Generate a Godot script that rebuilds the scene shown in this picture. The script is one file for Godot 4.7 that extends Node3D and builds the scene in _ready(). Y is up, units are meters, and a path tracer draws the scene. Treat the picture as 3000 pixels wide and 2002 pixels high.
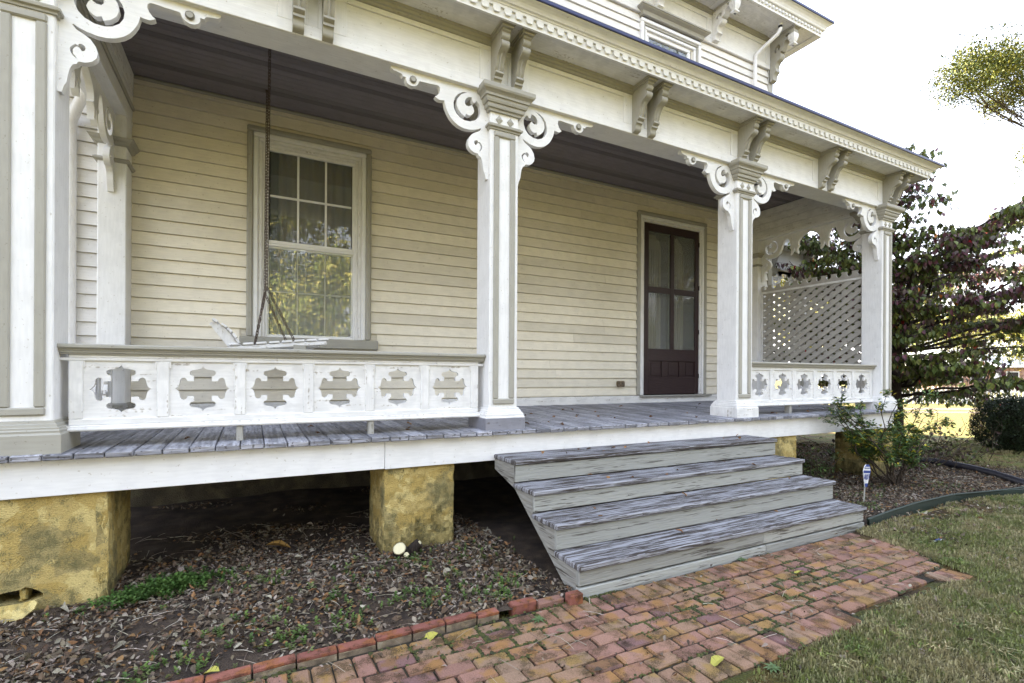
extends Node3D
# A white wooden Victorian house seen across its front porch. All lengths below are in units of U metres.
# x runs along the facade, y is up, z comes out of the house; z = 0 is the face of the porch columns, y = 0 the ground.

const U := 1.25
const WALL := -1.84                 # plane of the house wall
const COLUMN_X := [-0.98, 1.6, 4.19, 6.738]
const SOFFIT := 3.175               # underside of the porch beam
var rng := RandomNumberGenerator.new()
var mats := {}
var taken := {}


class Shape:
	var v := PackedVector3Array()
	var n := PackedVector3Array()
	var t := PackedVector2Array()
	var c := PackedColorArray()
	var xf := Transform3D.IDENTITY
	var grain := 0
	var off := Vector2.ZERO
	var tint := Color.WHITE

	func map(p: Vector3, q: Vector3) -> Vector2:
		var a := q.abs()
		var d := 0 if a.x >= a.y and a.x >= a.z else (1 if a.y >= a.z else 2)
		var i := 1 if d == 0 else 0
		var j := 1 if d == 2 else 2
		if grain == j:
			return Vector2(p[j], p[i]) + off
		return Vector2(p[i], p[j]) + off

	func put(p: Vector3, q: Vector3, m: Vector2) -> void:
		v.append(xf * p)
		n.append((xf.basis * q).normalized())
		t.append(m)
		c.append(tint)

	func tri(a: Vector3, b: Vector3, d: Vector3, qa: Vector3, qb := Vector3.ZERO, qd := Vector3.ZERO) -> void:
		if qb == Vector3.ZERO:
			qb = qa
			qd = qa
		var s := (qa + qb + qd)
		if (b - a).cross(d - a).dot(s) > 0.0:
			var h := b
			b = d
			d = h
			h = qb
			qb = qd
			qd = h
		put(a, qa, map(a, s))
		put(b, qb, map(b, s))
		put(d, qd, map(d, s))

	func quad(a: Vector3, b: Vector3, d: Vector3, e: Vector3, q: Vector3) -> void:
		tri(a, b, d, q)
		tri(a, d, e, q)

	func box(lo: Vector3, hi: Vector3, bevel := 0.0) -> void:
		var m := (lo + hi) / 2.0
		var h := (hi - lo) / 2.0
		var b := minf(bevel, minf(h.x, minf(h.y, h.z)) * 0.7)
		for ax in 3:
			var i := (ax + 1) % 3
			var j := (ax + 2) % 3
			for s in [-1.0, 1.0]:
				var q := Vector3.ZERO
				q[ax] = s
				var f := []
				for k in [Vector2(-1, -1), Vector2(1, -1), Vector2(1, 1), Vector2(-1, 1)]:
					var p := Vector3.ZERO
					p[ax] = s * h[ax]
					p[i] = k.x * (h[i] - b)
					p[j] = k.y * (h[j] - b)
					f.append(m + p)
				quad(f[0], f[1], f[2], f[3], q)
				if b > 0.0:
					for r in [-1.0, 1.0]:        # chamfer shared with the face along axis i
						var q2 := q
						q2[i] = r
						var e := []
						for w in [-1.0, 1.0]:
							var p1 := Vector3.ZERO
							p1[ax] = s * h[ax]
							p1[i] = r * (h[i] - b)
							p1[j] = w * (h[j] - b)
							var p2 := p1
							p2[ax] = s * (h[ax] - b)
							p2[i] = r * h[i]
							e.append(m + p1)
							e.append(m + p2)
						quad(e[0], e[1], e[3], e[2], q2.normalized())
		if b > 0.0:
			for sx in [-1.0, 1.0]:
				for sy in [-1.0, 1.0]:
					for sz in [-1.0, 1.0]:
						var o := Vector3(sx * h.x, sy * h.y, sz * h.z)
						tri(m + o - Vector3(0, sy * b, sz * b), m + o - Vector3(sx * b, 0, sz * b), m + o - Vector3(sx * b, sy * b, 0), Vector3(sx, sy, sz).normalized())

	func cap(poly: PackedVector2Array, frame: Transform3D, z: float, s: float) -> void:
		var ids := Geometry2D.triangulate_polygon(poly)
		var q := frame.basis.z * s
		for k in range(0, ids.size(), 3):
			tri(frame * Vector3(poly[ids[k]].x, poly[ids[k]].y, z), frame * Vector3(poly[ids[k + 1]].x, poly[ids[k + 1]].y, z), frame * Vector3(poly[ids[k + 2]].x, poly[ids[k + 2]].y, z), q)

	func rim(poly: PackedVector2Array, frame: Transform3D, depth: float, inward := false, smooth := false) -> void:
		var turn := 1.0 if Geometry2D.is_polygon_clockwise(poly) else -1.0
		if inward:
			turn = -turn
		var m := poly.size()
		var q := []
		for k in m:
			var e := poly[(k + 1) % m] - poly[k]
			q.append(Vector2(-e.y, e.x).normalized() * turn)
		for k in m:
			var a := poly[k]
			var b := poly[(k + 1) % m]
			var qa: Vector2 = q[k]
			var qb: Vector2 = q[k]
			if smooth:
				if q[k].dot(q[(k + m - 1) % m]) > 0.6:
					qa = (q[k] + q[(k + m - 1) % m]).normalized()
				if q[k].dot(q[(k + 1) % m]) > 0.6:
					qb = (q[k] + q[(k + 1) % m]).normalized()
			var na := frame.basis * Vector3(qa.x, qa.y, 0)
			var nb := frame.basis * Vector3(qb.x, qb.y, 0)
			var p0 := frame * Vector3(a.x, a.y, 0)
			var p1 := frame * Vector3(b.x, b.y, 0)
			var p2 := frame * Vector3(b.x, b.y, depth)
			var p3 := frame * Vector3(a.x, a.y, depth)
			tri(p0, p1, p2, na, nb, nb)
			tri(p0, p2, p3, na, nb, na)

	func extrude(poly: PackedVector2Array, frame: Transform3D, depth: float, smooth := false) -> void:
		cap(poly, frame, 0.0, -1.0)
		cap(poly, frame, depth, 1.0)
		rim(poly, frame, depth, false, smooth)

	func pierced(poly: PackedVector2Array, holes: Array, frame: Transform3D, depth: float) -> void:
		# a board with holes: its faces are cut into strips through each hole
		var cuts := []
		for h in holes:
			var mid := Vector2.ZERO
			for p in h:
				mid += p
			cuts.append(mid.x / h.size())
		cuts.sort()
		cuts.push_front(-99.0)
		cuts.append(99.0)
		for k in cuts.size() - 1:
			var strip := PackedVector2Array([Vector2(cuts[k], -99), Vector2(cuts[k + 1], -99), Vector2(cuts[k + 1], 99), Vector2(cuts[k], 99)])
			var parts: Array = Geometry2D.intersect_polygons(poly, strip)
			for h in holes:
				var next := []
				for p in parts:
					next.append_array(Geometry2D.clip_polygons(p, h))
				parts = next
			for p in parts:
				cap(p, frame, 0.0, -1.0)
				cap(p, frame, depth, 1.0)
		rim(poly, frame, depth, false, true)
		for h in holes:
			rim(h, frame, depth, true, true)

	func around(profile: PackedVector2Array, x0: float, x1: float, z0: float, z1: float, three := false, side := 1.0) -> void:
		# a moulding (offset outwards, height) carried round a rectangle; three leaves the back side open
		for k in profile.size() - 1:
			var a := profile[k]
			var b := profile[k + 1]
			var e := b - a
			var q := Vector2(e.y, -e.x).normalized()
			var A := [Vector3(x0 - a.x * side, a.y, z0 - (0.0 if three else a.x)), Vector3(x0 - a.x * side, a.y, z1 + a.x), Vector3(x1 + a.x * side, a.y, z1 + a.x), Vector3(x1 + a.x * side, a.y, z0 - (0.0 if three else a.x))]
			var B := [Vector3(x0 - b.x * side, b.y, z0 - (0.0 if three else b.x)), Vector3(x0 - b.x * side, b.y, z1 + b.x), Vector3(x1 + b.x * side, b.y, z1 + b.x), Vector3(x1 + b.x * side, b.y, z0 - (0.0 if three else b.x))]
			var dirs := [Vector3(-1, 0, 0), Vector3(0, 0, 1), Vector3(1, 0, 0), Vector3(0, 0, -1)]
			for s in (3 if three else 4):
				var o: Vector3 = dirs[s]
				quad(A[s], A[(s + 1) % 4], B[(s + 1) % 4], B[s], o * q.x + Vector3(0, q.y, 0))

	func tube(pts: Array, radii: Array, sides := 8, closed := false) -> void:
		var rings := []
		var m := pts.size()
		var ref := Vector3.UP
		for k in m:
			var d: Vector3
			if closed:
				d = (pts[(k + 1) % m] - pts[(k + m - 1) % m]).normalized()
			else:
				d = (pts[mini(k + 1, m - 1)] - pts[maxi(k - 1, 0)]).normalized()
			if absf(d.dot(ref)) > 0.95:
				ref = Vector3(1, 0, 0.3).normalized() if absf(d.x) < 0.8 else Vector3(0, 0.2, 1).normalized()
			var a := d.cross(ref).normalized()
			var b := a.cross(d).normalized()
			ref = b
			var ring := []
			for s in sides:
				var w := TAU * s / sides
				var o := a * cos(w) + b * sin(w)
				ring.append([pts[k] + o * radii[mini(k, radii.size() - 1)], o])
			rings.append(ring)
		for k in (m if closed else m - 1):
			var p: Array = rings[k]
			var q: Array = rings[(k + 1) % m]
			for s in sides:
				var e := (s + 1) % sides
				tri(p[s][0], p[e][0], q[e][0], p[s][1], p[e][1], q[e][1])
				tri(p[s][0], q[e][0], q[s][0], p[s][1], q[e][1], q[s][1])
		if not closed:
			for k in [0, m - 1]:
				var d: Vector3 = (pts[0] - pts[1]).normalized() if k == 0 else (pts[m - 1] - pts[m - 2]).normalized()
				for s in range(1, sides - 1):
					tri(rings[k][0][0], rings[k][s][0], rings[k][s + 1][0], d)

	func mesh(at := Vector3.ZERO) -> ArrayMesh:
		var p := PackedVector3Array()
		p.resize(v.size())
		for k in v.size():
			p[k] = (v[k] - at) * 1.25
		var uv := PackedVector2Array()
		uv.resize(t.size())
		for k in t.size():
			uv[k] = t[k] * 1.25
		var a := []
		a.resize(Mesh.ARRAY_MAX)
		a[Mesh.ARRAY_VERTEX] = p
		a[Mesh.ARRAY_NORMAL] = n
		a[Mesh.ARRAY_TEX_UV] = uv
		a[Mesh.ARRAY_COLOR] = c
		var m := ArrayMesh.new()
		m.add_surface_from_arrays(Mesh.PRIMITIVE_TRIANGLES, a)
		return m


# ---- naming and parenting -------------------------------------------------------------------------------------

func name_in(parent: Node, called: String) -> String:
	var key := "%d/%s" % [parent.get_instance_id(), called]
	var k: int = taken.get(key, 0)
	taken[key] = k + 1
	return called if k == 0 else "%s_%03d" % [called, k]

func tag(o: Node, label := "", category := "", group := "", kind := "") -> Node:
	if label:
		o.set_meta("label", label)
	if category:
		o.set_meta("category", category)
	if group:
		o.set_meta("group", group)
	if kind:
		o.set_meta("kind", kind)
	return o

func thing(called: String, label: String, category: String, at := Vector3.ZERO, group := "") -> Node3D:
	var o := Node3D.new()
	o.name = name_in(self, called)
	add_child(o)
	o.position = at * U
	tag(o, label, category, group)
	return o

func base_of(parent: Node) -> Vector3:
	var p := Vector3.ZERO
	var o := parent
	while o != self:
		p += (o as Node3D).position / U
		o = o.get_parent()
	return p

# one named mesh, its shape given in the coordinates of the place
func obj(called: String, sh: Shape, m: Material, parent: Node = self, at := Vector3.ZERO) -> MeshInstance3D:
	var o := MeshInstance3D.new()
	o.name = name_in(parent, called)
	o.mesh = sh.mesh(base_of(parent) + at)
	o.material_override = m
	parent.add_child(o)
	o.position = at * U
	return o

# one more of a shared mesh
func copy_of(called: String, mesh: Mesh, m: Material, parent: Node, at: Vector3, basis := Basis.IDENTITY) -> MeshInstance3D:
	var o := MeshInstance3D.new()
	o.name = name_in(parent, called)
	o.mesh = mesh
	o.material_override = m
	parent.add_child(o)
	o.transform = Transform3D(basis, (at - base_of(parent)) * U)
	return o

func scatter(called: String, mesh: Mesh, m: Material, places: Array, tints: Array, parent: Node = self) -> MultiMeshInstance3D:
	var mm := MultiMesh.new()
	mm.transform_format = MultiMesh.TRANSFORM_3D
	mm.use_colors = not tints.is_empty()
	mm.mesh = mesh
	mm.instance_count = places.size()
	var base := base_of(parent)
	for k in places.size():
		var x: Transform3D = places[k]
		x.origin = (x.origin - base) * U
		mm.set_instance_transform(k, x)
		if mm.use_colors:
			mm.set_instance_color(k, tints[k])
	var o := MultiMeshInstance3D.new()
	o.name = name_in(parent, called)
	o.multimesh = mm
	o.material_override = m
	o.set_meta("kind", "stuff")
	parent.add_child(o)
	return o

func bx(lo: Vector3, hi: Vector3, bevel := 0.0, grain := 0) -> Shape:
	var s := Shape.new()
	s.grain = grain
	s.off = Vector2(rng.randf() * 3.0, rng.randf() * 3.0)
	s.box(lo, hi, bevel)
	return s

func new_shape(grain := 0) -> Shape:
	var s := Shape.new()
	s.grain = grain
	s.off = Vector2(rng.randf() * 3.0, rng.randf() * 3.0)
	return s

func pts2(a: Array) -> PackedVector2Array:
	var p := PackedVector2Array()
	for k in range(0, a.size(), 2):
		p.append(Vector2(a[k], a[k + 1]))
	return p

func random_basis(tilt := 0.4) -> Basis:
	return Basis(Vector3.UP, rng.randf() * TAU) * Basis(Vector3.RIGHT, rng.randfn() * tilt) * Basis(Vector3.BACK, rng.randfn() * tilt)

# ---- materials -------------------------------------------------------------------------------------------------

func lin(r: float, g: float, b: float) -> Color:
	return Color(r, g, b).linear_to_srgb()

func noise(w: int, h: int, freq: float, sd: int, octaves := 4, stretch := 1) -> PackedByteArray:
	var f := FastNoiseLite.new()
	f.noise_type = FastNoiseLite.TYPE_SIMPLEX_SMOOTH
	f.seed = sd
	f.frequency = freq
	f.fractal_octaves = octaves
	var im := f.get_seamless_image(maxi(w / stretch, 8), h)
	im.convert(Image.FORMAT_L8)
	if stretch > 1:
		im.resize(w, h, Image.INTERPOLATE_CUBIC)
	return im.get_data()

func texture(w: int, h: int, f: Callable) -> ImageTexture:
	var d := PackedByteArray()
	d.resize(w * h * 3)
	for k in w * h:
		var c: Color = f.call(k)
		d[k * 3] = clampi(int(c.r * 255.0), 0, 255)
		d[k * 3 + 1] = clampi(int(c.g * 255.0), 0, 255)
		d[k * 3 + 2] = clampi(int(c.b * 255.0), 0, 255)
	return ImageTexture.create_from_image(Image.create_from_data(w, h, false, Image.FORMAT_RGB8, d))

func relief(bytes: PackedByteArray, w: int, h: int, strength: float) -> ImageTexture:
	var im := Image.create_from_data(w, h, false, Image.FORMAT_L8, bytes)
	im.convert(Image.FORMAT_RGBA8)
	im.bump_map_to_normal_map(strength)
	return ImageTexture.create_from_image(im)

func mat(color: Color, rough := 0.6, tex: Texture2D = null, scale := 1.0, bump: Texture2D = null, bump_scale := 1.0) -> StandardMaterial3D:
	var m := StandardMaterial3D.new()
	m.albedo_color = color
	m.roughness = rough
	m.metallic_specular = 0.4
	if tex:
		m.albedo_texture = tex
	if bump:
		m.normal_enabled = true
		m.normal_texture = bump
		m.normal_scale = bump_scale
	m.uv1_scale = Vector3(scale, scale, scale)
	return m

func st(x: float, lo: float, hi: float) -> float:
	return smoothstep(lo, hi, x)

func make_materials() -> void:
	var W := 512
	var fine := noise(W, W, 0.09, 1, 3, 8)          # wood grain, long along u
	var fine2 := noise(W, W, 0.05, 2, 4, 16)
	var long2 := noise(W, W, 0.035, 21, 3, 8)
	var thin := noise(W, W, 0.22, 22, 2, 16)
	var cloud := noise(W, W, 0.008, 3, 5)
	var spots := noise(W, W, 0.06, 4, 3)
	var grit := noise(W, W, 0.25, 5, 2)
	var cloud2 := noise(W, W, 0.012, 6, 5)
	# painted boards: faint grain, a little dirt in specks and dull patches
	var painted := texture(W, W, func(k):
		var g := fine[k] / 255.0
		var b := 0.955 + 0.045 * g
		b *= 0.98 + 0.02 * st(cloud[k] / 255.0, 0.3, 0.6)
		var s := st(spots[k] / 255.0, 0.84, 0.9)
		return Color(b, b, b).lerp(Color(0.55, 0.5, 0.42), s * 0.3))
	var worn := texture(W, W, func(k):               # the same paint, more chalky and scuffed
		var g := fine[k] / 255.0
		var b := 0.94 + 0.06 * g
		b *= 0.95 + 0.05 * st(cloud2[k] / 255.0, 0.3, 0.65)
		var s := st(fine2[k] / 255.0 * 0.7 + spots[k] / 255.0 * 0.4, 0.78, 0.95)
		return Color(b, b, b).lerp(Color(0.52, 0.47, 0.4), s * 0.5))
	var grain := relief(fine, W, W, 3.0)
	# deck boards: grey paint with rubbed streaks
	var deck := texture(W, W, func(k):
		var b := 0.72 + 0.28 * st(fine2[k] / 255.0 * 0.6 + cloud[k] / 255.0 * 0.4, 0.25, 0.75)
		var s := st(spots[k] / 255.0, 0.7, 0.8)
		return Color(b, b, b).lerp(Color(0.3, 0.27, 0.25), s * 0.6))
	# stair treads: pale paint peeling off dark, weathered wood
	var tread := texture(W, W, func(k):
		var p := fine2[k] / 255.0 * 0.55 + long2[k] / 255.0 * 0.45 + (thin[k] / 255.0 - 0.5) * 0.5
		var bare := st(p, 0.49, 0.56)
		var g := thin[k] / 255.0
		var w := 0.78 + 0.22 * g
		var dark := Color(0.21, 0.175, 0.16).lerp(Color(0.5, 0.46, 0.42), g)
		return Color(w * 0.98, w * 0.98, w).lerp(dark, bare))
	var riser := texture(W, W, func(k):
		var p := fine2[k] / 255.0 * 0.5 + long2[k] / 255.0 * 0.5 + (thin[k] / 255.0 - 0.5) * 0.5
		var bare := st(p, 0.67, 0.78)
		var w := 0.86 + 0.14 * thin[k] / 255.0
		return Color(w, w, w * 0.975).lerp(Color(0.42, 0.39, 0.36), bare * 0.8))
	var bare_grain := relief(fine, W, W, 8.0)
	# stucco of the piers
	var stain := noise(W, W, 0.006, 14, 4)
	var streak := noise(W, W, 0.03, 9, 4)
	var pier := texture(W, W, func(k):
		var a := cloud[k] / 255.0
		var b := cloud2[k] / 255.0
		var d := stain[k] / 255.0
		var e := (spots[k] / 255.0 - 0.5) * 0.10 + (grit[k] / 255.0 - 0.5) * 0.05
		var c := Color(0.815, 0.735, 0.485)
		c = c.lerp(Color(0.89, 0.82, 0.57), st(b + e, 0.46, 0.56))
		c = c.lerp(Color(0.72, 0.62, 0.34), st(a + e, 0.53, 0.56) * 0.55)
		c = c.lerp(Color(0.60, 0.56, 0.40), st(d + e * 1.6, 0.53, 0.57) * 0.6)
		c = c.lerp(Color(0.34, 0.31, 0.22), st(absf(cloud2[(k + 90000) % (W * W)] / 255.0 - 0.47), 0.009, 0.002) * st(a, 0.45, 0.6) * 0.6)
		c = c.lerp(Color(0.44, 0.43, 0.30), st(grit[k] / 255.0 * 0.5 + streak[k] / 255.0 * 0.45 + d * 0.3, 0.66, 0.80) * 0.75)
		var g := 0.9 + 0.2 * (grit[k] / 255.0 - 0.5)
		return c * g)
	var pier_bump := relief(grit, W, W, 4.0)
	var brick := texture(W, W, func(k):
		var g := 0.78 + 0.44 * (grit[k] / 255.0 - 0.2) * 0.7
		var c := Color(1, 1, 1) * g
		c = c.lerp(Color(1.0, 0.98, 0.55) * 0.9, st(cloud[k] / 255.0, 0.5, 0.7) * 0.55)
		c = c.lerp(Color(0.30, 0.32, 0.16), st(grit[k] / 255.0 * 0.55 + cloud2[k] / 255.0 * 0.55, 0.62, 0.70) * 0.6)
		c = c.lerp(Color(0.5, 0.5, 0.45), st(spots[k] / 255.0 * 0.5 + cloud2[k] / 255.0 * 0.6, 0.66, 0.8) * 0.55)
		return c)
	var soil := texture(W, W, func(k):
		var b := 0.55 + 0.5 * cloud[k] / 255.0
		b *= 0.75 + 0.5 * grit[k] / 255.0
		var c := Color(0.98, 0.92, 0.86) * b
		return c.lerp(Color(1.3, 1.2, 1.05) * b, st(cloud2[k] / 255.0, 0.55, 0.75) * 0.6))
	var turf := texture(W, W, func(k):
		var b := 0.6 + 0.6 * grit[k] / 255.0
		var c := Color(0.72, 0.78, 0.42) * b
		c = c.lerp(Color(0.85, 0.72, 0.45) * b, st(cloud[k] / 255.0, 0.4, 0.6) * 0.8)
		return c.lerp(Color(0.55, 0.45, 0.35) * b, st(cloud2[k] / 255.0, 0.55, 0.68) * 0.7))
	var bark := texture(W, W, func(k):
		var b := 0.5 + 0.5 * fine[k] / 255.0 + 0.2 * (spots[k] / 255.0 - 0.5)
		return Color(b, b * 0.95, b * 0.88))

	mats.white = mat(lin(0.80, 0.795, 0.785), 0.5, painted, 0.9)
	mats.white_worn = mat(lin(0.78, 0.77, 0.75), 0.6, worn, 0.8)
	mats.cream = []
	for k in 4:
		mats.cream.append(mat(lin(0.80, 0.745, 0.62) * (0.955 + 0.022 * k), 0.55, painted, 0.7 + 0.1 * k))
	mats.siding = []
	for k in 4:
		mats.siding.append(mat(lin(0.79, 0.77, 0.735) * (0.955 + 0.022 * k), 0.55, painted, 0.7 + 0.1 * k))
	mats.lattice = mat(lin(0.44, 0.42, 0.38), 0.6, worn, 0.8)
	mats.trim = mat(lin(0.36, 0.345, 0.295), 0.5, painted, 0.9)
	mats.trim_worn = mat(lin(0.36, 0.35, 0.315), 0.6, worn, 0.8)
	mats.deck = []
	for k in 4:
		mats.deck.append(mat(lin(0.32, 0.32, 0.35) * (0.9 + 0.07 * k), 0.6, deck, 0.6 + 0.1 * k, bare_grain, 0.4))
	mats.plinth_grey = mat(lin(0.24, 0.24, 0.27), 0.6, worn, 0.9)
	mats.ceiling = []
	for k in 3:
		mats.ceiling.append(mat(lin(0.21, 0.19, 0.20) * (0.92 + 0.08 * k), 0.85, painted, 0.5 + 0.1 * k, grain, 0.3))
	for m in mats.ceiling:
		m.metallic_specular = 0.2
	mats.brown = mat(lin(0.030, 0.015, 0.016), 0.45, painted, 0.9, grain, 0.3)
	mats.tread = []
	mats.riser = []
	for k in 4:
		mats.tread.append(mat(lin(0.365, 0.365, 0.37), 0.75, tread, 0.45 + 0.1 * k, bare_grain, 0.35))
		mats.riser.append(mat(lin(0.35, 0.352, 0.34) * (0.94 + 0.04 * k), 0.7, riser, 0.5 + 0.12 * k, bare_grain, 0.25))
		mats.tread[k].uv1_scale = Vector3(0.5 + 0.1 * k, 1.5 + 0.1 * k, 1)
		mats.riser[k].uv1_scale = Vector3(0.5 + 0.1 * k, 1.3 + 0.1 * k, 1)
	mats.stringer = mat(lin(0.30, 0.29, 0.275), 0.75, riser, 0.6, bare_grain, 0.3)
	mats.pier = mat(Color(0.93, 0.91, 0.87), 0.9, pier, 0.7, pier_bump, 0.6)
	mats.pier.vertex_color_use_as_albedo = true
	mats.pier_pale = mat(Color(1.0, 0.99, 0.96), 0.9, pier, 1.3, pier_bump, 0.8)
	mats.brick = []
	for c in [lin(0.33, 0.175, 0.115), lin(0.34, 0.205, 0.13), lin(0.29, 0.155, 0.115), lin(0.34, 0.18, 0.135), lin(0.32, 0.205, 0.135), lin(0.23, 0.125, 0.115), lin(0.37, 0.205, 0.145), lin(0.31, 0.185, 0.12)]:
		var bm := mat(c, 0.85, brick, 0.9, pier_bump, 0.5)
		bm.uv1_triplanar = true
		bm.uv1_world_triplanar = true
		mats.brick.append(bm)
	mats.edging = []
	for c in [lin(0.30, 0.11, 0.08), lin(0.33, 0.125, 0.09), lin(0.27, 0.10, 0.075)]:
		var em := mat(c, 0.85, brick, 1.7, pier_bump, 0.6)
		em.uv1_triplanar = true
		em.uv1_world_triplanar = true
		mats.edging.append(em)
	mats.mortar = mat(lin(0.30, 0.265, 0.21), 0.95, soil, 2.0, pier_bump, 0.8)
	mats.soil = mat(lin(0.07, 0.056, 0.046), 0.95, soil, 0.8, pier_bump, 1.0)
	mats.sand = mat(lin(0.045, 0.042, 0.03), 0.95, soil, 1.4, pier_bump, 1.0)
	mats.turf = mat(lin(0.125, 0.105, 0.065), 0.95, turf, 0.45, pier_bump, 1.0)
	mats.far_turf = mat(lin(0.37, 0.35, 0.34), 0.95, turf, 0.45, pier_bump, 1.0)
	mats.bark = mat(lin(0.13, 0.11, 0.095), 0.9, bark, 2.0, bare_grain, 1.0)
	mats.bark_dark = mat(lin(0.055, 0.045, 0.04), 0.9, bark, 2.0, bare_grain, 1.0)
	mats.cut_wood = mat(lin(0.62, 0.56, 0.36), 0.8, painted, 6.0)
	mats.stone = mat(lin(0.09, 0.085, 0.06), 0.95, soil, 0.6, pier_bump, 0.8)
	mats.roof = mat(lin(0.025, 0.032, 0.11), 0.35, painted, 0.6)
	mats.pipe = mat(lin(0.78, 0.77, 0.76), 0.4, painted, 1.2)
	mats.black = mat(lin(0.012, 0.012, 0.014), 0.5)
	mats.hose = mat(lin(0.018, 0.017, 0.022), 0.38)
	mats.green_plastic = mat(lin(0.014, 0.026, 0.019), 0.6)
	mats.chain = mat(lin(0.10, 0.075, 0.06), 0.55)
	mats.chain.metallic = 0.5
	mats.interior = mat(lin(0.035, 0.03, 0.027), 0.9)
	mats.curtain = mat(lin(0.12, 0.10, 0.072), 0.9, worn, 4.0)
	mats.glass = mat(Color(0.9, 0.95, 0.93, 0.06), 0.02)
	mats.glass.transparency = BaseMaterial3D.TRANSPARENCY_ALPHA
	mats.glass.metallic_specular = 0.72
	mats.glass_dim = mats.glass.duplicate()
	mats.glass_dim.metallic_specular = 0.3
	mats.screen = mat(Color(0.05, 0.045, 0.04, 0.3), 0.5)
	mats.screen.transparency = BaseMaterial3D.TRANSPARENCY_ALPHA
	mats.slab_red = mat(lin(0.48, 0.30, 0.25), 0.9, brick, 0.5)
	mats.asphalt = mat(lin(0.20, 0.18, 0.165), 0.9, soil, 0.7)
	mats.moss = mat(lin(0.055, 0.062, 0.014), 0.95, soil, 4.0)
	mats.blue = mat(lin(0.02, 0.05, 0.22), 0.4)
	mats.leaf = mat(Color.WHITE, 0.6)
	mats.leaf.vertex_color_use_as_albedo = true
	mats.leaf.backlight = Color(0.5, 0.5, 0.5)
	mats.leaf.cull_mode = BaseMaterial3D.CULL_DISABLED
	mats.dry = mat(Color.WHITE, 0.85, painted, 6.0)
	mats.dry.vertex_color_use_as_albedo = true
	mats.dry.cull_mode = BaseMaterial3D.CULL_DISABLED


func _ready() -> void:
	rng.seed = 20251
	# camera: level, looking 27.6 degrees to the right of the facade, lens raised
	var cam := Camera3D.new()
	cam.name = "camera"
	add_child(cam)
	cam.position = Vector3(0, 1.165, 3.2) * U
	cam.basis = Basis(Vector3.UP, deg_to_rad(-27.57)) * Basis(Vector3.BACK, deg_to_rad(0.32))
	var near := 0.05
	cam.projection = Camera3D.PROJECTION_FRUSTUM
	cam.set_frustum(2002.0 / 1456.0 * near, Vector2(0, 98.0 / 1456.0 * near), near, 600.0)
	cam.current = true
	# sky and air
	var env := Environment.new()
	var sky := Sky.new()
	var sm := ProceduralSkyMaterial.new()
	sm.sky_top_color = Color(0.82, 0.87, 0.97)
	sm.sky_horizon_color = Color(1.0, 0.985, 0.96)
	sm.sky_curve = 0.16
	sm.ground_bottom_color = Color(0.3, 0.28, 0.22)
	sm.ground_horizon_color = Color(0.75, 0.75, 0.72)
	sm.sky_energy_multiplier = 0.7
	sky.sky_material = sm
	env.background_mode = Environment.BG_SKY
	env.sky = sky
	env.tonemap_mode = Environment.TONE_MAPPER_LINEAR
	env.tonemap_exposure = 9.4
	env.sdfgi_enabled = true
	env.ssao_enabled = true
	env.ssil_enabled = true
	var we := WorldEnvironment.new()
	we.name = "sky"
	we.environment = env
	add_child(we)
	# the sun stands behind the house, to the left
	var sun := DirectionalLight3D.new()
	sun.name = "sun"
	add_child(sun)
	sun.look_at_from_position(Vector3(-0.42, 0.60, -0.68) * 50.0, Vector3.ZERO)
	sun.light_color = Color(1.0, 0.95, 0.84)
	sun.light_energy = 1.5
	sun.light_angular_distance = 0.5
	sun.shadow_enabled = true
	make_materials()
	build_ground()
	build_house()
	build_porch()
	build_steps()
	build_piers()
	build_path()
	build_swing()
	build_garden()
	build_trees()
	build_distance()
	build_small_things()


# ---- ground -----------------------------------------------------------------------------------------------------

func ground_height(x: float, z: float) -> float:
	return 0.012 + 0.012 * sin(x * 3.1 + z * 1.7) * sin(z * 4.3 - x * 0.9) + 0.008 * sin(x * 9.0 + 2.0) * sin(z * 11.0) + 0.05 * smoothstep(-0.4, -1.8, z) * smoothstep(1.6, 0.4, x) - 0.03 * smoothstep(3.0, 6.5, x)

func edge_z(x: float) -> float:            # front limit of the planting bed
	if x < 4.2:
		return 1.05
	return 1.04 - 0.1 * sin(clampf((x - 4.25) / 2.6, 0, 1) * PI) + 0.13 * smoothstep(5.9, 7.2, x)

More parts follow.
